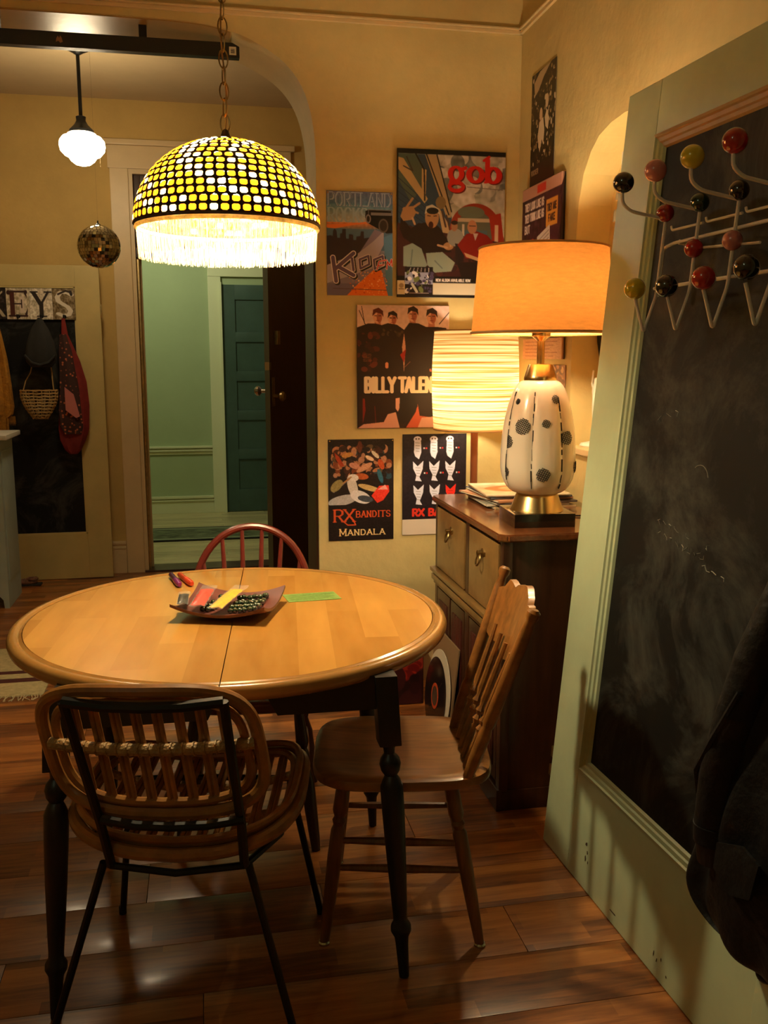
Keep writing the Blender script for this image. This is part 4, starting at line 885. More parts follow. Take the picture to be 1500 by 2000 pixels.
# cord of the lamp along the wall
tag(own(obj('lamp_cord', MB().tube([(1.16, 2.93, DH + .004), (1.22, 2.93, DH + .004), (1.27, 2.92, DH + .004), (1.34, 2.90, DH + .004)], .003, 6), blackm), (1.25, 2.93, DH)), 'thin dark cord running behind the black lamp base on the cabinet', 'cord')

# ------------------------------------------------------------------ striped lamp on a wooden pole
FX, FY = 1.122, 3.74
fl = thing('striped_lamp', 'floor lamp with horizontally striped glowing drum shade on a reddish wooden pole', 'lamp', (FX, FY, 0))
def stripes():
    m = mat('striped_fibre', (.85, .66, .34), .85, trans=.45); N, L, b = nodes(m)
    tc = N.new('ShaderNodeTexCoord'); sx = N.new('ShaderNodeSeparateXYZ'); L.new(tc.outputs['Object'], sx.inputs[0])
    n = N.new('ShaderNodeTexNoise'); n.noise_dimensions = '3D'; n.inputs['Scale'].default_value = 1; n.inputs['Detail'].default_value = 3; n.inputs['Roughness'].default_value = .8
    mp = N.new('ShaderNodeMapping'); mp.inputs['Scale'].default_value = (.7, .7, 120); L.new(tc.outputs['Object'], mp.inputs[0]); L.new(mp.outputs[0], n.inputs[0])
    r = N.new('ShaderNodeValToRGB'); e = r.color_ramp.elements
    e[0].position = .34; e[0].color = (.14, .05, .012, 1); e[1].position = .56; e[1].color = (.82, .66, .42, 1); a_ = e.new(.46); a_.color = (.48, .24, .07, 1)
    L.new(n.outputs[0], r.inputs[0]); L.new(r.outputs[0], b.inputs['Base Color'])
    for nd in N:
        if nd.type == 'BSDF_TRANSLUCENT': L.new(r.outputs[0], nd.inputs[0])
    return m
obj('base', MB().lathe([(.12, 0), (.125, .01), (.12, .022), (.03, .035), (.022, .05)], (FX, FY, 0), seg=28), walnutpole, fl)
obj('pole', MB().tube([(FX, FY, .03), (FX, FY, 1.16)], .0155, 12), walnutpole, fl)
obj('socket', MB().lathe([(.018, 1.16), (.018, 1.22), (.014, 1.23)], (FX, FY, 0), seg=12), brass, fl)
fs = obj('lamp_shade', MB().grid(lambda u, v: Vector((FX + (.172 + .009 * math.sin(v * PI)) * math.cos(2 * PI * u), FY + (.172 + .009 * math.sin(v * PI)) * math.sin(2 * PI * u), 1.157 + .405 * v)), 56, 8, closed_u=True), stripes(), fl)
for z_ in (1.157, 1.562): obj('shade_rim', MB().tube([(FX + .173 * math.cos(t), FY + .173 * math.sin(t), z_) for t in [2 * PI * k / 48 for k in range(48)]], .0028, 6, closed=True), MATS['linen_tape'], fs)
obj('spider', MB().tube([(FX - .172, FY, 1.20), (FX, FY, 1.215), (FX + .172, FY, 1.20)], .0018, 6), brass, fs)
bulb(fl, (FX, FY, 1.32), .032, L_STRIPE, (1, .82, .50))

# ------------------------------------------------------------------ glass mosaic pendant over the table
PX, PY, PZ = .078, 2.45, 1.780
pl = thing('mosaic_pendant', 'domed amber glass mosaic pendant with cream fringe hanging over the table', 'lamp', (PX, PY, PZ))
leadm = mat('dark_lead_came', (.030, .012, .006), .5, metal=.3)
amber = mat('amber_glass', (.80, .215, .006), .25, noise=.35, nscale=30, trans=.40, coat=.3, var=.18)
milky = mat('milky_glass', (.90, .78, .52), .25, noise=.10, nscale=30, trans=.50, coat=.3)
DA, DB = .2300, .206
def dome(phi, th, off=0): return Vector((PX + (DA + off) * math.cos(phi) * math.cos(th), PY + (DA + off) * math.cos(phi) * math.sin(th), PZ + (DB + off) * math.sin(phi)))
lead = MB(); stuff_a, stuff_m = MB(), MB(); tiles = []
rows = 14; ph0, ph1 = .012, 1.36
facing = math.atan2(-PY, -PX)
for r_ in range(rows):
    pa = ph0 + (ph1 - ph0) * r_ / rows; pb = ph0 + (ph1 - ph0) * (r_ + 1) / rows; pm = (pa + pb) / 2
    nn = max(8, int(2 * PI * DA * math.cos(pm) / .0245)); st = random.random()
    for c_ in range(nn):
        ta = 2 * PI * (c_ + st) / nn; tb_ = 2 * PI * (c_ + 1 + st) / nn
        # rounded opening: 8 points
        cp, ct, hp_, ht = pm, (ta + tb_) / 2, (pb - pa) / 2 * .76, (tb_ - ta) / 2 * .76
        op = []
        for q in range(8):
            an = PI / 8 + q * PI / 4; c8, s8 = math.cos(an), math.sin(an); e = .62
            op.append((cp + hp_ * abs(s8) ** e * (1 if s8 > 0 else -1), ct + ht * abs(c8) ** e * (1 if c8 > 0 else -1)))
        bd = [(pb, (tb_ + ct) / 2 + (tb_ - ct) * .0), (pb, tb_)]
        B8 = [(cp + (pb - pa) / 2 * .4, tb_), (pb, ct + (tb_ - ct) * .5), (pb, ct - (tb_ - ct) * .5), (cp + (pb - pa) / 2 * .4, ta), (cp - (pb - pa) / 2 * .4, ta), (pa, ct - (tb_ - ct) * .5), (pa, ct + (tb_ - ct) * .5), (cp - (pb - pa) / 2 * .4, tb_)]
        vo = [lead.bm.verts.new(dome(*p, .0022)) for p in op]; vb = [lead.bm.verts.new(dome(*p, .0010)) for p in B8]
        for q in range(8): lead.bm.faces.new((vo[q], vo[(q + 1) % 8], vb[(q + 1) % 8], vb[q]))
        for cn, i0, i1 in (((pb, tb_), 0, 1), ((pb, ta), 2, 3), ((pa, ta), 4, 5), ((pa, tb_), 6, 7)):
            vc = lead.bm.verts.new(dome(*cn, .001)); lead.bm.faces.new((vb[i0], vb[i1], vc))
        away = abs((ct - facing + PI) % (2 * PI) - PI)
        tiles.append((away, r_, c_, op, cp, ct))
tiles.sort(key=lambda t: t[0] + (.25 if t[1] > 10 else 0))
for idx, (away, r_, c_, op, cp, ct) in enumerate(tiles):
    kind = (c_ * 7 + r_ * 5 + (c_ * c_) % 3) % 4 == 0
    mb = MB() if idx < 300 else (stuff_m if kind else stuff_a)
    outv = [mb.bm.verts.new(dome(cp + (p - cp) * 1.08, ct + (t - ct) * 1.08, .0)) for p, t in op]
    mid = [mb.bm.verts.new(dome(cp + (p - cp) * .6, ct + (t - ct) * .6, .0030)) for p, t in op]
    inn = [mb.bm.verts.new(dome(cp + (p - cp) * 1.08, ct + (t - ct) * 1.08, -.002)) for p, t in op]
    for q in range(8):
        mb.bm.faces.new((outv[q], outv[(q + 1) % 8], mid[(q + 1) % 8], mid[q])); mb.bm.faces.new((outv[q], inn[q], inn[(q + 1) % 8], outv[(q + 1) % 8]))
    mb.bm.faces.new(mid)
    if idx < 300: obj('glass_tile', mb, milky if kind else amber, pl)
o_ = obj('glass_tiles_rear', stuff_a, amber, pl); o_['kind'] = 'stuff'
o_ = obj('glass_tiles_rear', stuff_m, milky, pl); o_['kind'] = 'stuff'
bmesh.ops.remove_doubles(lead.bm, verts=lead.bm.verts, dist=.0002)
obj('lead_lattice', lead, leadm, pl)
obj('crown_cap', MB().lathe([(DA * math.cos(ph1) + .003, DB * math.sin(ph1)), (.04, DB - .002), (.022, DB + .004), (.012, DB + .010), (.008, DB + .022), (.004, DB + .026)], (PX, PY, PZ), seg=24), leadm, pl)
obj('rim_band', MB().tube([(PX + .2300 * math.cos(t), PY + .2300 * math.sin(t), PZ) for t in [2 * PI * k / 64 for k in range(64)]], .0042, 6, closed=True), leadm, pl)
fringe_m = mat('cream_fringe', (.88, .66, .36), .8, trans=.24, noise=.45, nscale=60)
obj('fringe_braid', MB().tube([(PX + .2260 * math.cos(t), PY + .2260 * math.sin(t), PZ - .008) for t in [2 * PI * k / 64 for k in range(64)]], .0055, 6, closed=True), fringe_m, pl)
mb = MB()
for k in range(900):
    t = 2 * PI * (k + random.uniform(-.4, .4)) / 900; l = random.uniform(.064, .073); wv = random.uniform(-.006, .006); rr = .2250 + random.uniform(-.0018, .0018); hw = random.uniform(.0004, .00075) / rr
    prev = None
    for j in range(4):
        z_ = PZ - .010 - l * j / 3; tt = t + wv * math.sin(j * 1.3) + (.006 * random.uniform(-1, 1) if j == 3 else 0); q = rr - .004 * (j / 3)
        cur = [mb.bm.verts.new((PX + q * math.cos(tt + s_), PY + q * math.sin(tt + s_), z_)) for s_ in (-hw, hw)]
        if prev: mb.bm.faces.new((prev[0], prev[1], cur[1], cur[0]))
        prev = cur
o_ = obj('fringe_strands', mb, fringe_m, pl); o_['kind'] = 'stuff'
obj('socket', MB().lathe([(.012, .20), (.019, .19), (.019, .13), (.014, .125)], (PX, PY, PZ), seg=14), oldbrass, pl)
bulb(pl, (PX, PY, PZ + .075), .036, L_TABLE, WARM)
# chain
ch = obj('chain_link', MB().tube([(.0115 * math.cos(t), 0, .022 * math.sin(t)) for t in [2 * PI * k / 14 for k in range(14)]], .0019, 6, closed=True), oldbrass); ch.parent = pl
zc = PZ + DB + .040; ch.location = (0, 0, zc - PZ); k = 1
while zc < ZC - .03:
    zc += .0375; c2 = copy_mesh('chain_link', ch, pl, (0, 0, zc - PZ), (0, 0, R(90) * (k % 2) + .3)); k += 1
obj('cord', MB().tube([(PX + .005 * math.sin(q * .9), PY + .003, PZ + DB + .02 + (ZC - PZ - DB - .03) * q / 24) for q in range(25)], .0022, 6), mat('gold_cord', (.35, .20, .05), .5), pl)
obj('ceiling_cap', MB().lathe([(.05, ZC), (.048, ZC - .012), (.02, ZC - .03), (.008, ZC - .035)], (PX, PY, 0), seg=20), oldbrass, pl)

# ------------------------------------------------------------------ vestibule: school-house pendant, mirror ball, black rail
GX, GY = -.575, 5.3
gp = thing('globe_pendant', 'white glowing schoolhouse globe on a black rod hanging beyond the arch', 'lamp', (GX, GY, 2.55))
obj('canopy', MB().lathe([(.085, 3.07), (.083, 3.045), (.055, 3.022), (.03, 3.010), (.012, 2.998)], (GX, GY, 0), seg=28), blackm, gp)
obj('rod', MB().tube([(GX, GY, 3.01), (GX, GY, 2.67)], .0095, 10), blackm, gp)
obj('fitter', MB().lathe([(.016, 2.70), (.026, 2.695), (.024, 2.675), (.035, 2.655), (.062, 2.628), (.064, 2.615), (.05, 2.612)], (GX, GY, 0), seg=24), blackm, gp)
globe_m = mat('opal_glass_lit', (1, .80, .50), .4, emit=L_GLOBE / (PI * 4 * PI * .011)); globe_m.node_tree.nodes['Principled BSDF'].inputs['Base Color'].default_value = (.5, .5, .5, 1)
obj('globe', MB().lathe([(.055, 2.617), (.072, 2.610), (.078, 2.600), (.098, 2.594), (.113, 2.575), (.117, 2.55), (.112, 2.525), (.092, 2.502), (.072, 2.492), (.060, 2.474), (.038, 2.457), (.012, 2.450)], (GX, GY, 0), seg=36), globe_m, gp)
obj('pull_chain', MB().tube([(GX + .088, GY - .03, 2.60), (GX + .092, GY - .05, 2.44)], .0012, 5), oldbrass, gp)
br_ = thing('black_rail', 'long black rail fixed under the arch soffit, small barcode sticker on its end', 'rail', (-.8, 4.04, 2.67))
bz = lambda x: 2.645 + .0
mb = MB().prism([(.193, 4.02, 2.650), (.193, 4.02, 2.692), (.165, 4.02, 2.706), (-1.8, 4.02, 2.706), (-1.8, 4.02, 2.650)], (0, .04, 0)); bmesh.ops.bevel(mb.bm, geom=list(mb.bm.edges), offset=.0015, segments=1, affect='EDGES')
obj('bar', mb, blackp, br_)
obj('sticker', MB().box(.152, .180, 4.0185, 4.02, 2.659, 2.690), paper, br_)
obj('sticker_print', MB().box(.158, .174, 4.0178, 4.0186, 2.666, 2.669).box(.158, .174, 4.0178, 4.0186, 2.672, 2.676).box(.158, .174, 4.0178, 4.0186, 2.679, 2.681), ink, br_)
obj('worn_patch', MB().prism([(-.515 + x * .008, 4.0192, 2.668 + z * .008) for x, z in ((0, 0), (1.2, .5), (2, -.4), (3.2, .1), (2.8, 2), (2.1, 3), (1.7, 1.8), (1.0, 2.8), (.3, 1.6))], (0, .001, 0)), mat('worn_primer', (.30, .16, .10), .7), br_)
for x_ in (-.75, -.2, -1.4): obj('bracket', MB().box(x_, x_ + .03, 4.025, 4.055, 2.700, 2.753), blackm, br_)
# mirror ball
MBX, MBY, MBZ, MR = -.467, 4.8, 1.985, .101
ball = thing('mirror_ball', 'small silver mirror ball hanging on a thread left of the doorway', 'mirror ball', (MBX, MBY, MBZ))
obj('core', MB().sphere((0 + MBX, MBY, MBZ), MR - .003, 24, 16), mat('ball_core', (.05, .045, .03), .4), ball)
mirr = mat('mirror_facet', (.62, .60, .50), .06, metal=1, var=.25)
rnd = random.Random(5); fac = []
for r_ in range(20):
    ph = -PI / 2 + PI * (r_ + .5) / 20; nn = max(4, int(2 * PI * MR * math.cos(ph) / .0165))
    for c_ in range(nn): fac.append((ph, 2 * PI * (c_ + .5) / nn))
fm = math.atan2(-MBY, -MBX)
fac.sort(key=lambda f: -math.cos(f[0]) * math.cos(f[1] - fm))
rest = MB()
for i_, (ph, th) in enumerate(fac):
    n_ = Vector((math.cos(ph) * math.cos(th), math.cos(ph) * math.sin(th), math.sin(ph))); t_ = Vector((-math.sin(th), math.cos(th), 0)); b_ = n_.cross(t_)
    j_ = (n_ + t_ * rnd.uniform(-.06, .06) + b_ * rnd.uniform(-.06, .06)).normalized(); t_ = (t_ - j_ * t_.dot(j_)).normalized(); b_ = j_.cross(t_)
    mb = MB() if i_ < 190 else rest
    if rnd.random() < .03: continue
    mb.obox(Vector((MBX, MBY, MBZ)) + n_ * (MR - .003) - t_ * .0075 - b_ * .0075, t_ * .015, b_ * .015, j_ * .003)
    if i_ < 190: obj('mirror_tile', mb, mirr, ball, smooth=False)
o_ = obj('mirror_tiles_rear', rest, mirr, ball, smooth=False); o_['kind'] = 'stuff'
obj('hanger', MB().lathe([(.012, MR - .004), (.012, MR + .004), (.004, MR + .008), (.003, MR + .020)], (MBX, MBY, MBZ), seg=10), blackm, ball)
obj('thread', MB().tube([(MBX, MBY, MBZ + MR + .018), (MBX, MBY, 3.07)], .0003, 4), blackm, ball)

# ------------------------------------------------------------------ cream door with chalk panel and letter hooks (vestibule)
kd = struct('door_4', MB().box(-1.48, -1.33, 6.27, 6.31, .004, 2.03, bev=.003).box(-.77, -.62, 6.27, 6.31, .004, 2.03, bev=.003).box(-1.33, -.77, 6.27, 6.31, .004, .305, bev=.002).box(-1.33, -.77, 6.27, 6.31, 1.90, 2.03, bev=.002), keysd)
obj('panel', MB().box(-1.335, -.765, 6.285, 6.30, .30, 1.905), chalk, kd)
obj('panel_moulding', MB().box(-1.335, -.765, 6.272, 6.288, 1.888, 1.905, bev=.003).box(-.782, -.765, 6.272, 6.288, .30, 1.9, bev=.003).box(-1.335, -.765, 6.272, 6.288, .30, .315, bev=.003), keysd, kd)
obj('hinge', MB().box(-.622, -.612, 6.265, 6.28, 1.70, 1.79, bev=.001), oldbrass, kd)
kb = thing('letter_rack', 'row of distressed letter tiles spelling KEYS with dark hooks on the cream door', 'hook rack', (-1.05, 6.28, 1.79))
LT = {'K': ((30, 16, 10), (178, 160, 120)), 'E': ((188, 172, 130), (48, 18, 10)), 'Y': ((200, 186, 146), (34, 22, 14)), 'S': ((120, 100, 60), (214, 200, 160))}
for i_, ch_ in enumerate('KEYS'):
    bg, fgc = LT[ch_]; a = Art(0, 0, 100, 110, 80, 88, bg); a.noise(40, 7, i_ + 2).noise(30, 18, i_ + 9)
    if ch_ == 'E': a.rect(58, 30, 76, 86, (205, 185, 150))
    if ch_ == 'S': a.line([(84, 22), (66, 14), (36, 14), (22, 30), (26, 44), (44, 54), (66, 64), (78, 78), (70, 92), (44, 96), (24, 88)], 22, fgc, 10).line([(84, 20), (80, 12)], 12, (30, 20, 12)).line([(26, 20), (60, 8), (84, 14)], 7, (40, 24, 14))
    elif ch_ == 'Y': a.line([(18, 14), (50, 58)], 20, fgc, 7).line([(82, 14), (52, 54)], 9, fgc).line([(51, 54), (51, 100)], 18, fgc, 6).line([(6, 13), (36, 13)], 5, fgc).line([(66, 13), (96, 13)], 5, fgc).line([(32, 98), (72, 98)], 5, fgc)
    elif ch_ == 'E': a.line([(26, 14), (26, 96)], 20, (70, 24, 12), 6).line([(12, 13), (88, 13)], 7, fgc).line([(12, 97), (88, 97)], 7, fgc).line([(30, 55), (66, 55)], 5, fgc).poly([(88, 10), (90, 36), (78, 18)], fgc).poly([(88, 100), (92, 70), (78, 92)], fgc).line([(66, 42), (66, 68)], 5, fgc).ell(12, 16, 9, 8, fgc).ell(86, 14, 7, 7, fgc)
    else: a.line([(26, 12), (26, 98)], 18, fgc, 6).line([(84, 14), (30, 60)], 6, fgc).line([(44, 48), (86, 98)], 16, fgc, 6).line([(10, 98), (42, 98)], 5, fgc)
    x0_ = -1.325 + i_ * .1385
    tl = print_sheet('letter_tile', a, (x0_, 6.266, 1.885), (.137, 0, 0), (0, 0, -.192), thick=.016, edge=(.06, .03, .015)); tl.parent = kb; tl.location -= Vector(kb.location)
    obj('hook', MB().lathe([(.012, 0), (.009, .008), (.004, .012)], (x0_ + .068, 6.266, 1.712), (0, -1, 0), seg=10).tube([(x0_ + .068, 6.262, 1.712), (x0_ + .068, 6.235, 1.698), (x0_ + .068, 6.222, 1.705), (x0_ + .068, 6.218, 1.722)], .004, 6), blackm, kb)
# hanging clothes
def drape(name, label, cat, m, rows, parentless=True, y0=6.20, seg=28, fold=5, amp=.012, thick=.035, subd=1, seed=1, group=None):
    """closed cloth body; rows = (z, x_left, x_right, thickness)"""
    mb = MB(); rings = []; r = random.Random(seed); ph = [r.uniform(0, 6) for _ in range(4)]
    for j, (z, xa, xb, th) in enumerate(rows):
        ring = []
        for k in range(seg):
            t = 2 * PI * k / seg; c, s_ = math.cos(t), math.sin(t); cx = (xa + xb) / 2; hx = (xb - xa) / 2
            u = c; rip = amp * math.sin(u * fold + ph[0] + z * 2) * (1 if s_ < 0 else .2) + amp * .6 * math.sin(u * fold * 2.3 + ph[1] + z * 5)
            ring.append(mb.bm.verts.new((cx + hx * abs(c) ** .8 * (1 if c > 0 else -1), y0 + s_ * th / 2 + rip * min(1, hx * 12), z)))
        rings.append(ring)
    for a_, b_ in zip(rings, rings[1:]):
        for k in range(seg): mb.bm.faces.new((a_[k], a_[(k + 1) % seg], b_[(k + 1) % seg], b_[k]))
    mb.bm.faces.new(rings[0]); mb.bm.faces.new(rings[-1][::-1])
    return mb
floral = mat('floral_print_cloth', (.05, .018, .010), .85); Nf, Lf, bf = nodes(floral)
vo = Nf.new('ShaderNodeTexVoronoi'); vo.inputs['Scale'].default_value = 42; tcf = Nf.new('ShaderNodeTexCoord'); Lf.new(tcf.outputs['Object'], vo.inputs[0])
rf = Nf.new('ShaderNodeValToRGB'); rf.color_ramp.elements[0].position = .12; rf.color_ramp.elements[0].color = (.62, .16, .06, 1); rf.color_ramp.elements[1].position = .34; rf.color_ramp.elements[1].color = (.045, .014, .010, 1); Lf.new(vo.outputs['Distance'], rf.inputs[0]); Lf.new(rf.outputs[0], bf.inputs['Base Color'])
ap = thing('apron_bundle', 'red and dark floral apron with a pink pocket, hanging under the S tile', 'apron', (-.84, 6.2, 1.7))
obj('red_side', drape('a', '', '', redcloth, [(1.70, -.855, -.835, .02), (1.60, -.862, -.822, .03), (1.52, -.865, -.79, .04), (1.43, -.86, -.755, .05), (1.30, -.87, -.722, .055), (1.15, -.90, -.712, .06), (1.0, -.91, -.722, .06), (.93, -.905, -.745, .055), (.87, -.88, -.775, .05), (.84, -.85, -.80, .03)], y0=6.225, amp=.006), redcloth, ap)
obj('floral_front', drape('a', '', '', floral, [(1.60, -.868, -.828, .02), (1.50, -.878, -.80, .03), (1.38, -.88, -.785, .035), (1.25, -.885, -.765, .04), (1.12, -.90, -.755, .04), (1.02, -.895, -.75, .035), (.97, -.87, -.765, .02)], y0=6.195, amp=.006, seed=3), floral, ap)
obj('pink_pocket', MB().prism([(-.852, 6.160, 1.27), (-.80, 6.160, 1.225), (-.768, 6.160, 1.085), (-.79, 6.160, 1.075), (-.852, 6.160, 1.125)], (0, .012, 0)), pinkcloth, ap)
hat = thing('knit_hat', 'charcoal knit hat hanging under the Y tile above the straw basket', 'hat', (-.98, 6.2, 1.6))
obj('crown', drape('a', '', '', darkcloth, [(1.70, -.985, -.965, .02), (1.63, -1.03, -.925, .06), (1.55, -1.06, -.895, .09), (1.47, -1.075, -.885, .10), (1.43, -1.07, -.89, .10), (1.395, -1.04, -.92, .08)], y0=6.15, amp=.004), darkcloth, hat)
obj('brim', MB().tube([(-1.07, 6.115, 1.47), (-1.03, 6.10, 1.425), (-.98, 6.095, 1.41), (-.93, 6.10, 1.425), (-.89, 6.115, 1.47)], .008, 6), darkcloth, hat)
bk = thing('straw_basket', 'small woven straw basket with rope handles, hanging below the knit hat', 'basket', (-1.01, 6.19, 1.15))
def bas(t, v): # v 0 bottom..1 top
    r = .045 + .068 * math.sin(min(1, v * 1.15) * PI / 2); return Vector((-1.01 + r * math.cos(t), 6.185 + r * .55 * math.sin(t), 1.075 + .175 * v))
for j in range(10):
    obj('weave_strand', MB().tube([bas(2 * PI * k / 30, j / 9) + Vector((0, 0, .0025 * math.sin(k * 2.1 + j))) for k in range(30)], .0048, 5, closed=True), straw, bk)
for k in range(14):
    obj('stake', MB().tube([bas(2 * PI * k / 14, v) * 1 for v in (0, .25, .5, .75, 1)], .0038, 5), straw, bk)
obj('basket_bottom', MB().lathe([(.045, 0), (.03, -.008), (.01, -.010)], (-1.01, 6.185, 1.078), seg=16), straw, bk)
obj('handle', MB().tube([(-1.105, 6.18, 1.245), (-1.085, 6.18, 1.31), (-1.06, 6.215, 1.36), (-1.0, 6.232, 1.60), (-.975, 6.232, 1.685)], .004, 6).tube([(-.92, 6.18, 1.25), (-.925, 6.18, 1.33), (-.93, 6.215, 1.36), (-.955, 6.232, 1.60), (-.975, 6.232, 1.685)], .004, 6), straw, bk)
sh_ = thing('mustard_shawl', 'mustard yellow knitted shawl hanging at the left end of the letter rack', 'shawl', (-1.25, 6.2, 1.4))
obj('cloth', drape('a', '', '', yellcloth, [(1.70, -1.29, -1.235, .03), (1.60, -1.34, -1.215, .05), (1.45, -1.37, -1.19, .07), (1.3, -1.38, -1.175, .08), (1.15, -1.40, -1.165, .08), (1.10, -1.40, -1.175, .07), (1.08, -1.39, -1.20, .06), (.95, -1.39, -1.205, .06), (.90, -1.38, -1.22, .04)], y0=6.20, fold=9), yellcloth, sh_)
mb = MB()
for k in range(14):
    x_ = -1.20 + .0028 * k; mb.tube([(x_, 6.19, 1.09), (x_ + .002, 6.188, 1.05 - .01 * (k % 3))], .0009, 4)
obj('fringe', mb, yellcloth, sh_)
# pale blue cabinet at the left edge
pc = thing('pale_cabinet', 'pale blue painted cabinet with scalloped foot and white top at the left edge', 'cabinet', (-1.45, 5.6, 0))
mb = MB().prism([(-1.148, 5.58, .0), (-1.175, 5.58, .0), (-1.18, 5.58, .05), (-1.20, 5.58, .075), (-1.24, 5.58, .09), (-1.62, 5.58, .09), (-1.66, 5.58, .06), (-1.68, 5.58, 0), (-1.72, 5.58, 0), (-1.72, 5.58, .99), (-1.148, 5.58, .99)], (0, .38, 0))
obj('carcass', mb, paleblue, pc, smooth=False)
obj('top', MB().box(-1.75, -1.10, 5.55, 5.98, .99, 1.018, bev=.006), white, pc)
obj('side_panel', MB().box(-1.148, -1.142, 5.62, 5.92, .16, .92, bev=.002), paleblue, pc)
obj('door', MB().box(-1.66, -1.20, 5.568, 5.58, .13, .95, bev=.003), paleblue, pc)
# slipper on the floor by the cream door
sl = thing('cloth_slipper', 'small brown patterned cloth slipper on the floor before the cream door', 'slipper', (-1.12, 6.16, 0))
mb = MB(); mb.sphere((-1.15, 6.15, .022), .03, 14, 8, (2.2, 1.1, .75)); obj('upper', mb, mat('brown_tartan', (.26, .12, .07), .85, noise=.8, nscale=60), sl)
obj('sole', MB().box(-1.215, -1.06, 6.115, 6.185, 0, .010, bev=.004), darkcloth, sl); obj('cuff', MB().tube([(-1.115 + .03 * math.cos(t), 6.15 + .026 * math.sin(t), .042) for t in [2 * PI * k / 12 for k in range(12)]], .009, 6, closed=True), MATS['brown_tartan'], sl)
# striped rug with fringe left of the table
rug = thing('striped_rug', 'beige woven rug with dark red bars and fringe on the floor left of the table', 'rug', (-1.2, 4.3, 0))
obj('weave', MB().box(-1.9, -.72, 4.05, 4.75, 0, .008, bev=.002), mat('beige_weave', (.50, .42, .22), .95, noise=.25, nscale=40), rug)
for ya, yb, xb in ((4.22, 4.27, -.74), (4.34, 4.38, -.73)): obj('stripe', MB().box(-1.9, xb, ya, yb, .0075, .0095), mat('rug_red_bar', (.07, .012, .010), .95), rug)
mb = MB()
for k in range(90):
    x_ = -1.89 + .013 * k; mb.tube([(x_, 4.052, .005), (x_ + random.uniform(-.012, .012), 4.02, .004), (x_ + random.uniform(-.02, .02), 3.995, .0025)], .0022, 4)
o_ = obj('fringe', mb, mat('rug_fringe', (.50, .42, .26), .95), rug); o_['kind'] = 'stuff'

# ------------------------------------------------------------------ things in the niche
st = thing('dancing_figurine', 'white dancing figurine with raised arm on a round base in the wall niche', 'figurine', (XR + .07, 3.22, NZ0))
fx, fy, fz = XR + .066, 3.225, NZ0 + .004
obj('base', MB().lathe([(.048, 0), (.052, .006), (.047, .014), (.018, .020)], (fx, fy, fz), seg=24), white, st)
def skin_body(name, verts, edges, m, parent, lv=2):
    me = bpy.data.meshes.new(name); me.from_pydata([Vector(v[:3]) for v in verts], edges, []); o = link(name, me, m, parent)
    org = ORG.get(parent.name, Vector()); me.transform(Matrix.Translation(-org))
    sk = o.modifiers.new('skin', 'SKIN')
    for i_, v in enumerate(verts): me.skin_vertices[0].data[i_].radius = (v[3], v[3])
    me.skin_vertices[0].data[0].use_root = True
    sb_ = o.modifiers.new('sub', 'SUBSURF'); sb_.levels = lv; sb_.render_levels = lv
    for p_ in me.polygons: p_.use_smooth = True
    sk.use_smooth_shade = True; return o
def fv(dy, dz, r, dx=0): return (fx + dx, fy + dy, fz + dz, r)
V_ = [fv(0, .155, .014), fv(-.002, .18, .012), fv(0, .21, .015), fv(0, .228, .008), fv(-.004, .242, .010), fv(-.004, .258, .0095),   # pelvis .. head 5
      fv(.018, .215, .006), fv(.034, .235, .0045), fv(.028, .262, .004), fv(.024, .285, .004),  # raised arm 6-9
      fv(-.016, .212, .006), fv(-.035, .205, .0045), fv(-.058, .198, .004),  # arm 10-12
      fv(.003, .13, .010), fv(0, .08, .0065), fv(-.002, .05, .0068), fv(.002, .018, .0045),  # standing leg 13-16
      fv(-.018, .142, .009), fv(-.045, .125, .006), fv(-.062, .095, .005)]
skin_body('body', V_, [(0, 1), (1, 2), (2, 3), (3, 4), (4, 5), (2, 6), (6, 7), (7, 8), (8, 9), (2, 10), (10, 11), (11, 12), (0, 13), (13, 14), (14, 15), (15, 16), (0, 17), (17, 18), (18, 19)], white, st)
bs = thing('black_feather_strap', 'black serrated feathered ornament hanging in the niche beside the leaning door', 'ornament', (XR + .10, 3.25, 1.45))
mb = MB().tube([(XR + .10, 3.283, 1.60), (XR + .10, 3.276, 1.51), (XR + .10, 3.250, 1.43), (XR + .10, 3.240, 1.34)], [.014, .012, .009, .005], 8)
for k in range(7): mb.lathe([(.0, 0), (.009, .004), (.0, .014)], (XR + .10, 3.240 + .005, 1.34 + .014 * k), (0, 1, .4), seg=6)
obj('strand', mb, blackm, bs)
cdd = tag(own(obj('white_card', MB().box(XR + .088, XR + .091, 2.95, 3.13, 2.085, 2.155, bev=.001), paper), (XR + .09, 3.04, 2.12)), 'white card standing high in the niche, partly behind the sage door', 'card')

# ------------------------------------------------------------------ records on the floor by the cabinet
rl = thing('record_display', 'vinyl record with orange centre label on a cream mat, leaning on the cabinet front', 'record', (.86, 3.3, 0))
up = Vector((.042, 0, .398)); bx = Vector((.842, 3.47, .001))
obj('backing_board', MB().obox(bx + Vector((.006, -.02, 0)), Vector((0, -.33, 0)), up, Vector((.006, 0, 0)), bev=.001), kraft, rl)
upn = up.normalized(); nn_ = Vector((-upn.z, 0, upn.x))
cm = bx + Vector((0, -.175, 0)) + upn * .175
obj('cream_mat', MB().lathe([(.168, 0), (.168, .002)], cm + nn_ * .0005 , nn_, seg=48), paper, rl)
cv = bx + Vector((0, -.148, 0)) + upn * .153 + nn_ * .0035
disc = obj('vinyl_disc', MB().lathe([(.151, 0), (.151, .0012), (.147, .002), (.055, .0022), (.054, .0014), (.004, .0014)], cv, nn_, seg=64), vinyl, rl)
obj('centre_label', MB().lathe([(.050, 0), (.050, .0022)], cv, nn_, seg=40), mat('label_orange', (.62, .08, .02), .5), disc)
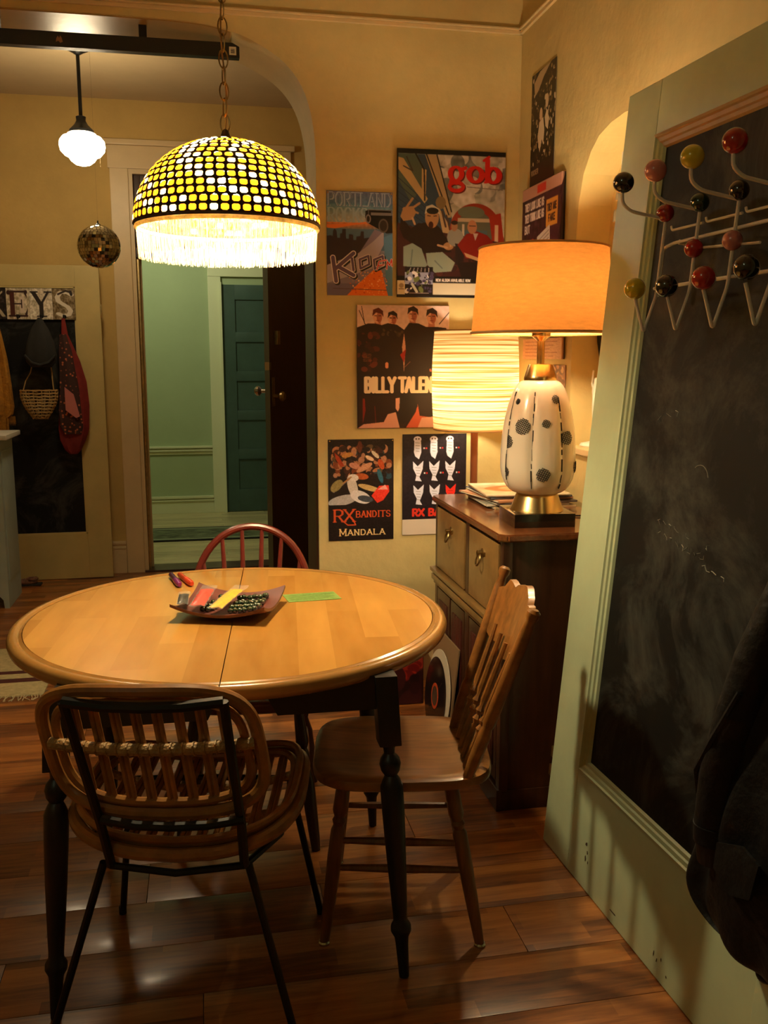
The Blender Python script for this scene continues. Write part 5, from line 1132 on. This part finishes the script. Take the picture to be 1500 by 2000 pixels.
obj('centre_label', MB().lathe([(.038, 0), (.038, .0026)], cv, nn_, seg=40), mat('label_brown', (.09, .06, .04), .6, noise=.6, nscale=80), disc)
for s_ in (1, -1):
    d_ = Vector((0, -s_ * .62, s_ * .62)).normalized(); d_ = (d_ - nn_ * d_.dot(nn_)).normalized()
    obj('modelled_glint', MB().obox(cv + nn_ * .0021 + d_ * .062, d_ * .045, nn_.cross(d_) * .003, nn_ * .0006), chrome, disc)  # reflections on the vinyl, modelled as thin silver strips
cr = thing('album_crate', 'dark crate of albums with a fiery picture cover in front, under the far wall', 'crate', (.73, 3.78, 0))
obj('crate', MB().box(.57, .885, 3.64, 3.90, 0, .30, bev=.003), mat('crate_dark', (.02, .008, .006), .6), cr)
art = Art(0, 0, 100, 100, 90, 90, (40, 12, 12)); art.blobs(80, 40, 0, 100, 50, 3, 9, [(170, 130, 80), (200, 170, 120), (110, 60, 40), (150, 50, 30), (90, 40, 30)], 5).blobs(14, 60, 45, 90, 60, 4, 9, [(160, 40, 20), (110, 20, 14)], 7).blobs(20, 0, 60, 100, 100, 5, 14, [(46, 14, 16), (30, 10, 10), (60, 20, 20)], 2)
o_ = print_sheet('album_cover', art, (.572, 3.636, .312), (.31, 0, 0), (0, 0, -.31), thick=.003, edge=(.05, .02, .02)); o_.parent = cr; o_.location -= Vector(cr.location)

# ------------------------------------------------------------------ on the table
bw_c = Vector((.058, 2.505, TZ)); ax_ = Vector((.95, -.31, 0)).normalized(); ay_ = Vector((.31, .95, 0)).normalized()
bo = thing('square_bowl', 'square mauve-brown dish with upswept corners at the centre of the table', 'bowl', bw_c)
def bowlz(u, v): return .008 + .030 * ((u * u + v * v) / 2) ** 1.1 + .010 * (u * v) ** 2
mb = MB(); G = 16; tp = []; bt_ = []
for i_ in range(G + 1):
    for j_ in range(G + 1):
        u, v = -1 + 2 * i_ / G, -1 + 2 * j_ / G; s_ = .128 * (1 - .06 * (1 - max(abs(u), abs(v)) ** 0) ); p_ = bw_c + ax_ * (u * .128) + ay_ * (v * .122)
        tp.append(mb.bm.verts.new(p_ + Vector((0, 0, bowlz(u, v) + .004)))); bt_.append(mb.bm.verts.new(p_ + Vector((0, 0, max(0.0006, bowlz(u, v) - .004)))))
W_ = G + 1
for i_ in range(G):
    for j_ in range(G):
        q = [i_ * W_ + j_, (i_ + 1) * W_ + j_, (i_ + 1) * W_ + j_ + 1, i_ * W_ + j_ + 1]
        mb.bm.faces.new([tp[k] for k in q]); mb.bm.faces.new([bt_[k] for k in q[::-1]])
for k in range(G):
    for a0, a1 in ((k * W_, (k + 1) * W_), (k * W_ + G, (k + 1) * W_ + G), (k, k + 1), (G * W_ + k, G * W_ + k + 1)): mb.bm.faces.new((tp[a0], tp[a1], bt_[a1], bt_[a0]))
obj('dish', mb, mat('mauve_stoneware', (.16, .055, .045), .4, noise=.2, nscale=12), bo)
beadm = mat('dark_green_bead', (.020, .045, .022), .08, spec=1, coat=1)
def bowlp(u, v, h=0): return bw_c + ax_ * (u * .128) + ay_ * (v * .122) + Vector((0, 0, bowlz(u, v) + .004 + h))
bead0 = None
blab = ['strand of glossy dark green beads in the dish, left of the yellow sleeve', 'strand of green beads in the dish just right of the yellow sleeve', 'strand of green beads lying second from the yellow sleeve, right half of dish', 'outermost strand of green beads near the right corner of the dish']
for i_, (u0, u1) in enumerate(((-.42, -.30), (.18, .10), (.38, .34), (.60, .58))):
    nk = thing('bead_necklace', blab[i_], 'beads', bowlp(u0, 0), 'bead strands in the dish')
    for k in range(18):
        t = k / 8.5 - 1; col = k >= 9; tt = (k % 9) / 8
        u = (u0 + (u1 - u0) * tt) + (.085 if col else 0); v = -.62 + 1.15 * tt + (.05 if col else 0)
        p_ = bowlp(u, v, .0085 + (.007 if k % 3 == 1 else 0))
        b_ = obj('bead', MB().sphere((0, 0, 0), .0078, 12, 8), beadm, None) if bead0 is None else copy_mesh('bead', bead0, None)
        bead0 = bead0 or b_; b_.parent = nk; b_.location = p_ - nk.location
film = glassy('clear_film', (.8, .78, .72), .10, .12)
def packet(name, label, u0, v0, u1, v1, wd, hgt, col, h=.018):
    a_, b_ = bowlp(u0, v0, h), bowlp(u1, v1, h + .014); t = thing(name, label, 'packet', (a_ + b_) / 2, 'sleeves in the dish')
    d_ = (b_ - a_); n_ = Vector((0, 0, 1)); s_ = d_.cross(n_).normalized() * wd / 2; nu = 10
    def f(off, sc, e0, e1):
        m_ = MB(); R0 = []
        for k in range(nu + 1):
            q = e0 + (e1 - e0) * k / nu; th = hgt * sc * math.sin(max(.08, min(1, (k / nu) * 1.0)) * PI) ** .5 if 0 < k < nu else hgt * .12
            c_ = a_ + d_ * q; wv = 1 + .06 * math.sin(k * 2.3)
            R0.append([m_.bm.verts.new(c_ + s_ * sc * wv * cc + Vector((0, 0, th * zz_ + .0015 * math.sin(k * 3 + cc * 4)))) for cc, zz_ in ((-1, 0), (-.5, .8), (0, 1), (.5, .8), (1, 0), (.5, -.5), (0, -.6), (-.5, -.5))])
        for A2, B2 in zip(R0, R0[1:]):
            for k in range(8): m_.bm.faces.new((A2[k], A2[(k + 1) % 8], B2[(k + 1) % 8], B2[k]))
        m_.bm.faces.new(R0[0]); m_.bm.faces.new(R0[-1][::-1]); return m_
    obj('contents', f(0, .84, .04, .80), col, t); obj('film_sleeve', f(0, 1, 0, 1), film, t, ang=20)
packet('yellow_sweets_sleeve', 'clear sleeve of yellow sweets lying across the dish', -.05, -1.0, .06, .80, .044, .012, mat('yellow_sweets', (.95, .55, .0), .4, noise=.25, nscale=90))
packet('red_sweets_sleeve', 'clear sleeve of red sweets leaning on the left of the dish', -.42, -1.0, -.62, .60, .044, .012, mat('red_sweets', (.85, .04, .01), .35, noise=.3, nscale=70))
packet('black_sweets_sleeve', 'crumpled clear sleeve with black contents at the left corner of the dish', -.74, -.98, -1.02, .05, .032, .008, mat('black_sweets', (.02, .02, .015), .35), h=.012)
def crayon(label, a, b, col, tipc):
    a, b = Vector(a), Vector(b); d_ = (b - a); L = d_.length; t = thing('crayon', label, 'crayon', a, 'crayons')
    obj('barrel', MB().lathe([(.008, 0), (.0085, .002), (.0085, L * .55)], a, d_, seg=12), col, t)
    obj('cap', MB().lathe([(.0095, L * .55), (.0098, L * .9), (.006, L)], a, d_, seg=12), tipc, t)
crayon('purple and violet pen lying left of the orange one beside the dish', (-.115, 2.955, TZ + .010), (-.085, 2.81, TZ + .010), mat('deep_purple', (.05, .012, .05), .3), mat('violet', (.20, .02, .14), .3))
crayon('orange-red pen lying right of the purple one beside the dish', (-.088, 2.95, TZ + .010), (-.048, 2.815, TZ + .010), mat('orange_barrel', (.52, .06, .015), .3), mat('orange_cap', (.66, .06, .02), .3))
a = Art(0, 0, 100, 40, 110, 44, (118, 150, 66)); a.noise(14, 6)
for k in range(4): a.line([(8, 10 + 7 * k), (92 - 14 * (k % 2), 9 + 7 * k)], 1.6, (64, 100, 36))
gt_ = print_sheet('green_ticket', a, (.215, 2.665, TZ + .0016), (.155, .010, 0), (.012, -.088, 0), thick=.0012, edge=(.1, .2, .04)); tag(gt_, 'small green paper slip lying on the table right of the dish', 'paper')

# ------------------------------------------------------------------ sage door leaning on the right, with chalk panel
DA0 = Vector((.979, 2.47, .0032)); dd_ = Vector((.0467, -.9989, 0)).normalized(); du_ = Vector((.0871, .0041, .9962)); du_ = (du_ - dd_ * du_.dot(dd_)).normalized(); dn_ = dd_.cross(du_)
if dn_.x > 0: dn_ = -dn_
def D(a, b, s=0): return DA0 + dd_ * a + du_ * b + dn_ * s
DW, DHT, TK = 1.16, 2.157, .036
def dbox(mb, a0, a1, b0, b1, s0, s1, bev=.002): return mb.obox(D(a0, b0, s0), dd_ * (a1 - a0), du_ * (b1 - b0), dn_ * (s1 - s0), bev=bev)
d5 = struct('door_5', dbox(dbox(MB(), 0, .170, 0, DHT, -TK, 0), DW - .170, DW, 0, DHT, -TK, 0), greend)
obj('rail', dbox(MB(), .170, DW - .170, 0, .300, -TK, -.0005, .001), greend, d5)
obj('rail', dbox(MB(), .170, DW - .170, 2.020, DHT, -TK, -.0005, .001), greend, d5)
obj('chalk_panel', dbox(MB(), .165, DW - .165, .295, 2.025, -.026, -.014, 0), chalk, d5)
def pmould(a, b):
    """stepped moulding swept along an edge a -> b of the panel, inside direction w"""
    (a0, b0), (a1, b1), (wa, wb) = a, b, None or (0, 0)
P4 = [(.170, .300), (.170, 2.020), (DW - .170, 2.020), (DW - .170, .300)]
inn4 = [(1, 1), (1, -1), (-1, -1), (-1, 1)]
prof = [(0, 0), (.002, .005), (.010, .006), (.013, .001), (.022, -.001), (.025, -.006), (.034, -.007), (.038, -.014), (0, -.014)]
for k in range(4):
    (a0, b0), (a1, b1) = P4[k], P4[(k + 1) % 4]; i0, i1 = inn4[k], inn4[(k + 1) % 4]
    mb = MB(); r0 = [mb.bm.verts.new(D(a0 + i0[0] * p, b0 + i0[1] * p, s_)) for p, s_ in prof]; r1 = [mb.bm.verts.new(D(a1 + i1[0] * p, b1 + i1[1] * p, s_)) for p, s_ in prof]
    for q in range(len(prof)): mb.bm.faces.new((r0[q], r0[(q + 1) % len(prof)], r1[(q + 1) % len(prof)], r1[q]))
    mb.bm.faces.new(r0); mb.bm.faces.new(r1[::-1])
    obj('panel_moulding', mb, greend if k != 1 else mat('bare_pine_moulding', (.46, .30, .13), .45, noise=.2), d5, ang=25)
for zc_ in (1.875, .245):
    h_ = obj('hinge', dbox(dbox(MB(), -.003, .0, zc_ - .05, zc_ + .05, -.030, -.002, .0005), -.022, -.003, zc_ + .012, zc_ + .046, -.016, -.004, .003), oldbrass, d5)
    dbx = dbox(MB(), -.024, -.003, zc_ - .046, zc_ - .012, -.018, -.004, .003); obj('knuckle', dbx, oldbrass, h_)
# chips of missing paint
chipm = mat('paint_chip_brown', (.05, .025, .012), .8)
for a_, b_, w_, h_ in ((.265, .125, .010, .012), (.275, .105, .006, .010), (.268, .085, .007, .016), (.283, .080, .004, .008), (.44, .030, .03, .004), (.64, .050, .004, .012), (.655, .042, .003, .010), (.672, .055, .003, .009), (.70, .030, .004, .006)):
    rr = [1 + .3 * math.sin(a_ * 900 + q * 2.1) for q in range(7)]
    obj('chip', MB().prism([D(a_ + w_ * .5 * rr[q] * math.cos(q * .9), b_ + h_ * .5 * rr[q] * math.sin(q * .9), .0) for q in range(7)], dn_ * .0005), chipm, d5)
# chalk scribbles: two lines of faint cursive and some strokes
chk = mat('chalk_dust', (.30, .30, .25), .95); rs = random.Random(12)
def scribble(a0, b0, a1, b1, amp, n, r, jit=1):
    pts = []
    for k in range(n):
        t = k / (n - 1); pts.append(D(a0 + (a1 - a0) * t + amp * .5 * math.sin(k * 1.9) + rs.uniform(-1, 1) * .002 * jit, b0 + (b1 - b0) * t + amp * math.sin(k * 1.35) * rs.uniform(.4, 1), -.0134))
    for q in range(0, n - 3, 5):
        if rs.random() < .8: obj('chalk_stroke', MB().tube(pts[q:q + rs.choice((3, 4, 5))], r, 4, flat=.5), chk, d5)
scribble(.39, 1.055, .63, 1.03, .010, 46, .0009); scribble(.40, 1.025, .62, 1.00, .010, 42, .0009); scribble(.60, .985, .70, .97, .008, 14, .0009)
scribble(.33, 1.30, .46, 1.33, .016, 18, .0008)
obj('chalk_stroke', MB().tube([D(.545 + .035 * math.cos(t), 1.175 + .035 * math.sin(t), -.0134) for t in [.3 + k * .22 for k in range(10)]], .0009, 4), chk, d5)

# ------------------------------------------------------------------ ball coat rack
hr = thing('ball_coat_rack', 'white wire coat rack with glossy coloured balls mounted on the sage chalkboard door', 'coat rack', D(.60, 1.7, 0))
SB = -.010
cols = {'black': (.006, .006, .007), 'pink': (.58, .20, .19), 'yellow': (.66, .54, .02), 'red': (.42, .010, .008), 'green': (.006, .030, .012)}
bmats = {k: mat('lacquer_' + k, v, .10, coat=1, spec=.6) for k, v in cols.items()}
def rball(a, b, s, r, c, nm=None): obj('ball', MB().sphere(D(a, b, s), r, 24, 16), bmats[c], hr)
def rwire(pts, r=.0042, name='wire'):
    P_ = [D(*p) for p in pts]; out = [P_[0]]
    for i_ in range(1, len(P_) - 1):
        p0, p1, p2 = P_[i_ - 1], P_[i_], P_[i_ + 1]; e0 = (p0 - p1); e1 = (p2 - p1); q = min(.012, e0.length * .45, e1.length * .45)
        s0, s1 = p1 + e0.normalized() * q, p1 + e1.normalized() * q
        for t in (0, .33, .66, 1): out.append(s0 * (1 - t) ** 2 + p1 * 2 * t * (1 - t) + s1 * t * t)
    out.append(P_[-1]); obj(name, MB().tube(out, r, 8), wire, hr)
CX = [.355, .500, .645, .790]
for k, a in enumerate(CX):
    rball(a, 1.847, .168, .0243, ['black', 'pink', 'yellow', 'red'][k])
    rball(a, 1.792 + .002 * k, .05, .0212, ['red', 'green', 'black', 'red'][k])
    rball(a, [1.609, 1.605, 1.611, 1.619][k], .106, .0253, ['yellow', 'black', 'red', 'black'][k])
    if k in (1, 2): rball(a, 1.694, .05, .0213, ['', 'red', 'pink'][k])
    rwire([(a, 1.825, .168), (a, 1.800, .165), (a, 1.785, .14), (a, 1.778, .045)])      # arm of the upper ball
    rwire([(a, 1.785, .047), (a, 1.60, .047), (a, 1.514, .068), (a, 1.514, .072), (a, 1.590, .104)])  # upright with V hook
    if k < 3: rwire([(a + .01, 1.762, .035), (a + .015, 1.752, .035), (CX[k + 1], 1.752, .035)], .003)
rwire([(.355 - .022, 1.60, .03), (.355 - .022, 1.715, .03), (.355 + .02, 1.722, .03), (.86, 1.727, .03)], .004, 'brace')
rwire([(.50, 1.697, .035), (.72, 1.683, .035)], .003); rwire([(.33, 1.618, .04), (.86, 1.622, .04)], .0042, 'brace')
for a in (.40, .80): obj('mount_tab', MB().tube([D(a, 1.722, .03), D(a, 1.722, -.014)], .006, 8), wire, hr)

# ------------------------------------------------------------------ leather jacket hanging on the door
lj = thing('leather_jacket', 'black leather jacket hanging in folds at the lower right over the sage door', 'jacket', D(1.0, .9, .06))
rowsJ = [(1.45, 1.16, 1.22, .05, .08), (1.32, 1.12, 1.26, .07, .08), (1.2, 1.08, 1.29, .10, .085), (1.05, 1.03, 1.30, .12, .09), (.95, 1.005, 1.30, .13, .09), (.86, .995, 1.30, .14, .09), (.75, .965, 1.30, .14, .09), (.64, .930, 1.30, .14, .09), (.55, .900, 1.30, .13, .085), (.47, .878, 1.30, .125, .085), (.415, .868, 1.30, .12, .08), (.375, .885, 1.28, .10, .08), (.350, .93, 1.25, .08, .08), (.335, 1.0, 1.2, .05, .08)]
mb = MB(); rings = []; SG = 48
for b, a0, a1, th, sc in rowsJ:
    ring = []
    for k in range(SG):
        t = 2 * PI * k / SG; c, s_ = math.cos(t), math.sin(t); hw = (a1 - a0) / 2
        rip = (.011 * math.sin(c * 9 + b * 7) + .008 * math.sin(c * 17 - b * 13 + 1) + .006 * math.sin(b * 41 + c * 3)) * (1 if s_ > 0 else .1)
        ring.append(mb.bm.verts.new(D((a0 + a1) / 2 + hw * abs(c) ** .75 * (1 if c > 0 else -1), b, sc + s_ * th * .5 + rip)))
    rings.append(ring)
for a_, b_ in zip(rings, rings[1:]):
    for k in range(SG): mb.bm.faces.new((a_[k], a_[(k + 1) % SG], b_[(k + 1) % SG], b_[k]))
mb.bm.faces.new(rings[0]); mb.bm.faces.new(rings[-1][::-1])
o_ = obj('jacket_body', mb, leather, lj, ang=180); md = o_.modifiers.new('sub', 'SUBSURF'); md.levels = 1; md.render_levels = 2
sh_a = .085
sl_ = obj('sleeve', MB().tube([D(a + sh_a, b, q) for a, b, q in ((1.10, 1.30, .07), (1.05, 1.18, .11), (1.0, 1.04, .13), (.965, .90, .145), (.93, .76, .15), (.91, .66, .148), (.90, .56, .14), (.905, .49, .13))], [.02, .035, .043, .047, .044, .042, .040, .036], 20), leather, lj, ang=180)
obj('cuff', MB().tube([D(.901 + sh_a, .565, .14), D(.903 + sh_a, .53, .136)], [.0425, .042], 20), leather, sl_, ang=50)
obj('hem_strap', MB().tube([D(.93, .60, .150), D(.955, .66, .175), D(1.01, .74, .19), D(1.06, .85, .185)], [.004, .008, .009, .006], 8), leather, lj)
obj('pocket_flap', MB().prism([D(1.03, .55, .160), D(1.10, .58, .163), D(1.15, .57, .161), D(1.14, .50, .161), D(1.09, .48, .163), D(1.03, .50, .160)], dn_ * .006), leather, lj)
obj('toggle', MB().sphere(D(1.115, .335, .085), .020, 12, 8, (1, 1, .8)), leather, lj)
